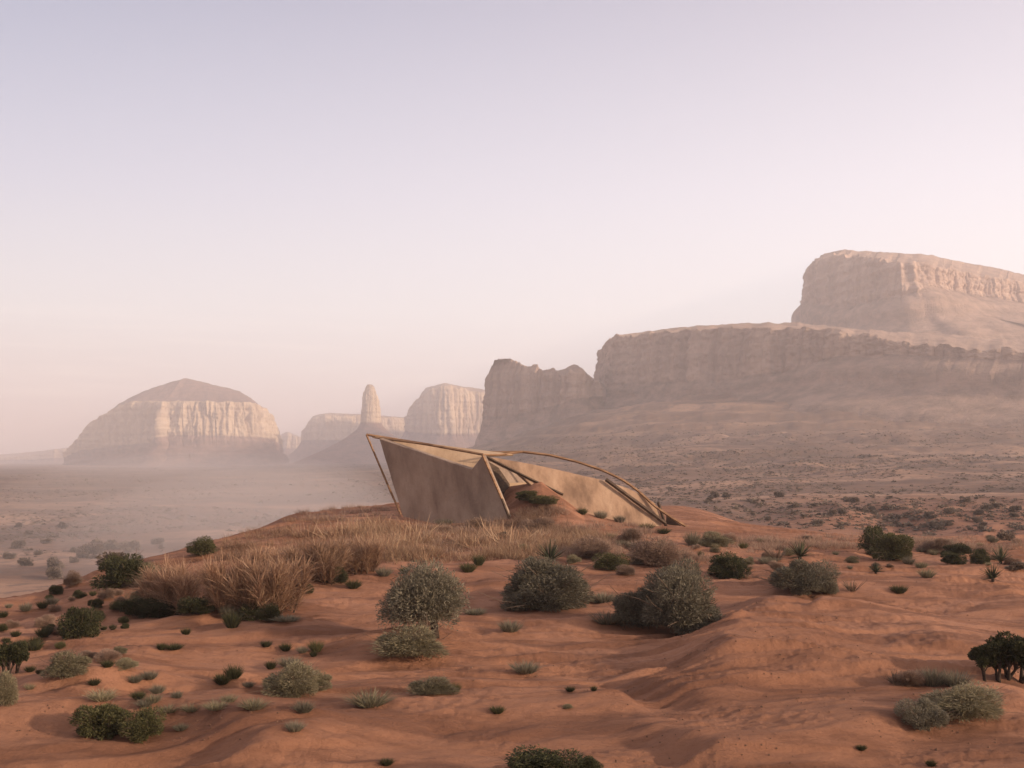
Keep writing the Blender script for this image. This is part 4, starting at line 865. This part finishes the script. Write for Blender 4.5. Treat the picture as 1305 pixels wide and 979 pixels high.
# look-alikes on the sandy rise round the shelter and on the right
k = 0; spots = []
while k < 60:
    px, py = r2.uniform(640, 1300), r2.uniform(686, 730)
    if any(abs(px - a) < 14 and abs(py - b) < 4 for a, b in spots): continue
    spots.append((px, py)); s = r2.uniform(.5, 1.2)
    kd = ('pink', 'pale', 'tuft', 'scrub', 'pink', 'sagetuft')[r2.integers(0, 6)]
    plant(kd, px, py, 16 * s, 8 * s, 'small dry plant among others on the sandy rise right of the shelter', 'small shrub', 'dry_plant', 'small dry plants on the sandy rise'); k += 1
# shrubs of the misty valley and of the bank on the right
VG = 'shrubs on the valley floor below the hill'
for px, py, wd, h in ((115, 712, 30, 17), (133, 702, 32, 13), (142, 722, 36, 16), (168, 703, 22, 12), (160, 706, 14, 8), (70, 725, 22, 14), (70, 739, 18, 14), (94, 719, 12, 7), (32, 722, 18, 10), (24, 699, 16, 10), (80, 674, 13, 7), (24, 673, 10, 6), (60, 694, 12, 6), (36, 682, 12, 5), (48, 708, 10, 5), (200, 694, 16, 7), (206, 700, 8, 5), (95, 704, 10, 6), (12, 712, 14, 7), (178, 712, 10, 6)):
    plant('scrub', px, py, wd, h, 'rounded grey shrub among others on the misty valley floor at left', 'shrub', 'valley_shrub', VG)
k = 0
while k < 45:
    px, py = r2.uniform(880, 1305), r2.uniform(632, 682)
    if py > 648 + (px - 880) * .2 and px < 1070: continue
    s = r2.uniform(.4, 1.3)
    p = ground_at(px, py)
    if p[1] < 70: k += 1; continue
    plant('scrub', px, py, 11 * s, 6 * s, 'small grey scrub bush on the eroded bank beyond the hill at right', 'shrub', 'bank_shrub', 'scrub bushes on the eroded bank'); k += 1
# ---------------------------------------------------------------- stuff nobody could count
def merged(name, mat, spots, bases):
    V, Q, n0 = [], [], 0
    for (x, y, z, sx_, sz_, a), b in zip(spots, bases):
        v, q = b; ca, sa = math.cos(a) * sx_, math.sin(a) * sx_
        V.append(np.stack([v[:, 0] * ca - v[:, 1] * sa + x, v[:, 0] * sa + v[:, 1] * ca + y, v[:, 2] * sz_ + z], 1)); Q.append(q + n0); n0 += len(v)
    return tag(link(name, mesh_of(name, np.concatenate(V), np.concatenate(Q), None, False), mat), kind='stuff')
def clump(seed, n, leaf=.5, lw=.14):
    r = np.random.default_rng(seed); d = rnd_dir(r, n, 0); P = d * np.array([.36, .36, .6]) * r.uniform(.3, 1, n)[:, None]
    return leaf_quads(r, P, d + r.normal(size=(n, 3)) * .4, leaf * r.uniform(.6, 1.2, n), lw)
CL = [clump(s, 34) for s in range(6)]; CLF = [clump(s, 12, .7, .25) for s in range(20, 25)]
spots, bases = [], []
a_in = np.linspace(-.47, .47, 60)
tries = 0
while len(spots) < 15000 and tries < 60000:
    tries += 1
    px = r2.uniform(-60, 1365); py = 583 + 125 * r2.uniform() ** 1.5 - 45 * max(0, min(1, (px - 560) / 250)) * r2.uniform()
    p = ground_at(px, py)
    if p[1] < 75 or p[1] > 1500 or (p[1] < 200 and r2.uniform() < .5): continue
    if noise(p[0] * .02, p[1] * .02, 4.4) + .5 * noise(p[0] * .1, p[1] * .1, 1.4) < -.12 + .2 * r2.normal(): continue
    s = r2.uniform(.25, .75) * (1 if r2.uniform() < .94 else 2.0) * (1 + p[1] / 1400); spots.append((p[0] + r2.normal() * p[1] * .002, p[1] * (1 + r2.normal() * .008), p[2] - .1, s, s * .5, r2.uniform(0, 6.28))); bases.append((CL if p[1] < 300 else CLF)[r2.integers(0, 5)])
X = np.array([s[0] for s in spots]); Y = np.array([s[1] for s in spots]); Zs = height(X, Y)
spots = [(s[0], s[1], z - .1, *s[3:]) for s, z in zip(spots, Zs)]
merged('scrubland', M_SCRUB, spots, bases)
# dry grass below the shelter
def blade_base(seed, n=46):
    r = np.random.default_rng(seed); a = r.uniform(0, 6.28, n); q = .4 * np.sqrt(r.uniform(size=n)); P = np.stack([q * np.cos(a), q * np.sin(a), np.full(n, -.05)], 1)
    D = np.stack([P[:, 0] * 1.1, P[:, 1] * 1.6, np.ones(n)], 1) + r.normal(size=(n, 3)) * .5; D[:, 2] = np.abs(D[:, 2]) + .2
    return blades(r, P, D, r.uniform(.4, 1.0, n), .011, r.uniform(0, .35, n), 2)
BB = [blade_base(s) for s in range(6)]
def grass_field(name, mat, n, poly, size, thr=-.2, sc_=.6):
    pts, k = [], 0
    for _ in range(n * 6):
        if len(pts) >= n: break
        i = r2.integers(0, len(poly)); (cx, cy, wx, wy) = poly[i]
        px, py = cx + wx * r2.uniform(-1, 1), cy + wy * r2.uniform(-1, 1)
        if ((px - cx) / wx) ** 2 + ((py - cy) / wy) ** 2 > 1: continue
        p = ground_at(px, py)
        if p[1] > 60 or noise(p[0] * sc_, p[1] * sc_, 6.6) < thr + .15 * r2.normal(): continue
        s = size * r2.uniform(.6, 1.4); pts.append((p[0] + r2.normal() * .05, p[1] + r2.normal() * .15, p[2], s, s * r2.uniform(.6, 1.1), r2.uniform(0, 6.28)))
    Z_ = height(np.array([p[0] for p in pts]), np.array([p[1] for p in pts]))
    pts = [(p[0], p[1], z, *p[3:]) for p, z in zip(pts, Z_)]
    merged(name, mat, pts, [BB[r2.integers(0, 6)] for _ in pts])
grass_field('dry_grass', M_STRAW, 900, [(560, 692, 120, 20), (490, 690, 70, 22), (640, 700, 60, 16), (720, 690, 60, 12), (540, 704, 90, 14)], .42, -.02)
grass_field('tall_grass', M_STRAW, 60, [(560, 692, 120, 16), (490, 690, 70, 18), (640, 694, 60, 12), (420, 690, 50, 16)], .80, -.1)
grass_field('red_grass', M_DRY, 560, [(440, 676, 100, 18), (350, 690, 80, 16), (560, 690, 120, 20), (680, 672, 46, 14), (300, 708, 50, 10)], .36, -.05, .9)
grass_field('pinkish_grass', M_PINK, 1300, [(540, 694, 120, 20), (620, 684, 80, 16), (960, 695, 80, 9), (1080, 692, 120, 8), (1230, 696, 90, 9), (760, 700, 90, 12), (700, 668, 50, 18), (780, 680, 60, 12), (590, 674, 70, 6), (440, 655, 70, 10), (880, 705, 60, 12)], .36, -.02, .9)
# scattered stones and crumbs of earth
def stone(seed):
    r = np.random.default_rng(seed); v, q, t = ellipsoid((0, 0, 0), (.5, .42, .32), 8, 6); v = v * (1 + .25 * noise(v[:, 0] * 2, v[:, 1] * 2, v[:, 2] * 2 + seed))[:, None]
    return v, np.concatenate([q, np.stack([t[:, 0], t[:, 1], t[:, 2], t[:, 2]], 1)[:0]])
SB = [stone(s) for s in range(5)]
pts = []
while len(pts) < 800:
    px, py = r2.uniform(0, 1305), 690 + 289 * r2.uniform() ** 1.6
    p = ground_at(px, py)
    if p[1] > 60 or noise(p[0] * .4, p[1] * .8, 2.6) < .1: continue
    s = r2.uniform(.008, .03) * (1 if r2.uniform() < .95 else 1.8); pts.append((p[0], p[1], p[2], s, s, r2.uniform(0, 6.28)))
Z_ = height(np.array([p[0] for p in pts]), np.array([p[1] for p in pts])); pts = [(p[0], p[1], z + .2 * p[3], *p[3:]) for p, z in zip(pts, Z_)]
M_STONE = plaster_material('dark_earth_stones', (.11, .06, .04), (.18, .10, .065), (.26, .16, .11))
merged('pebbles', M_STONE, pts, [SB[r2.integers(0, 5)] for _ in pts])
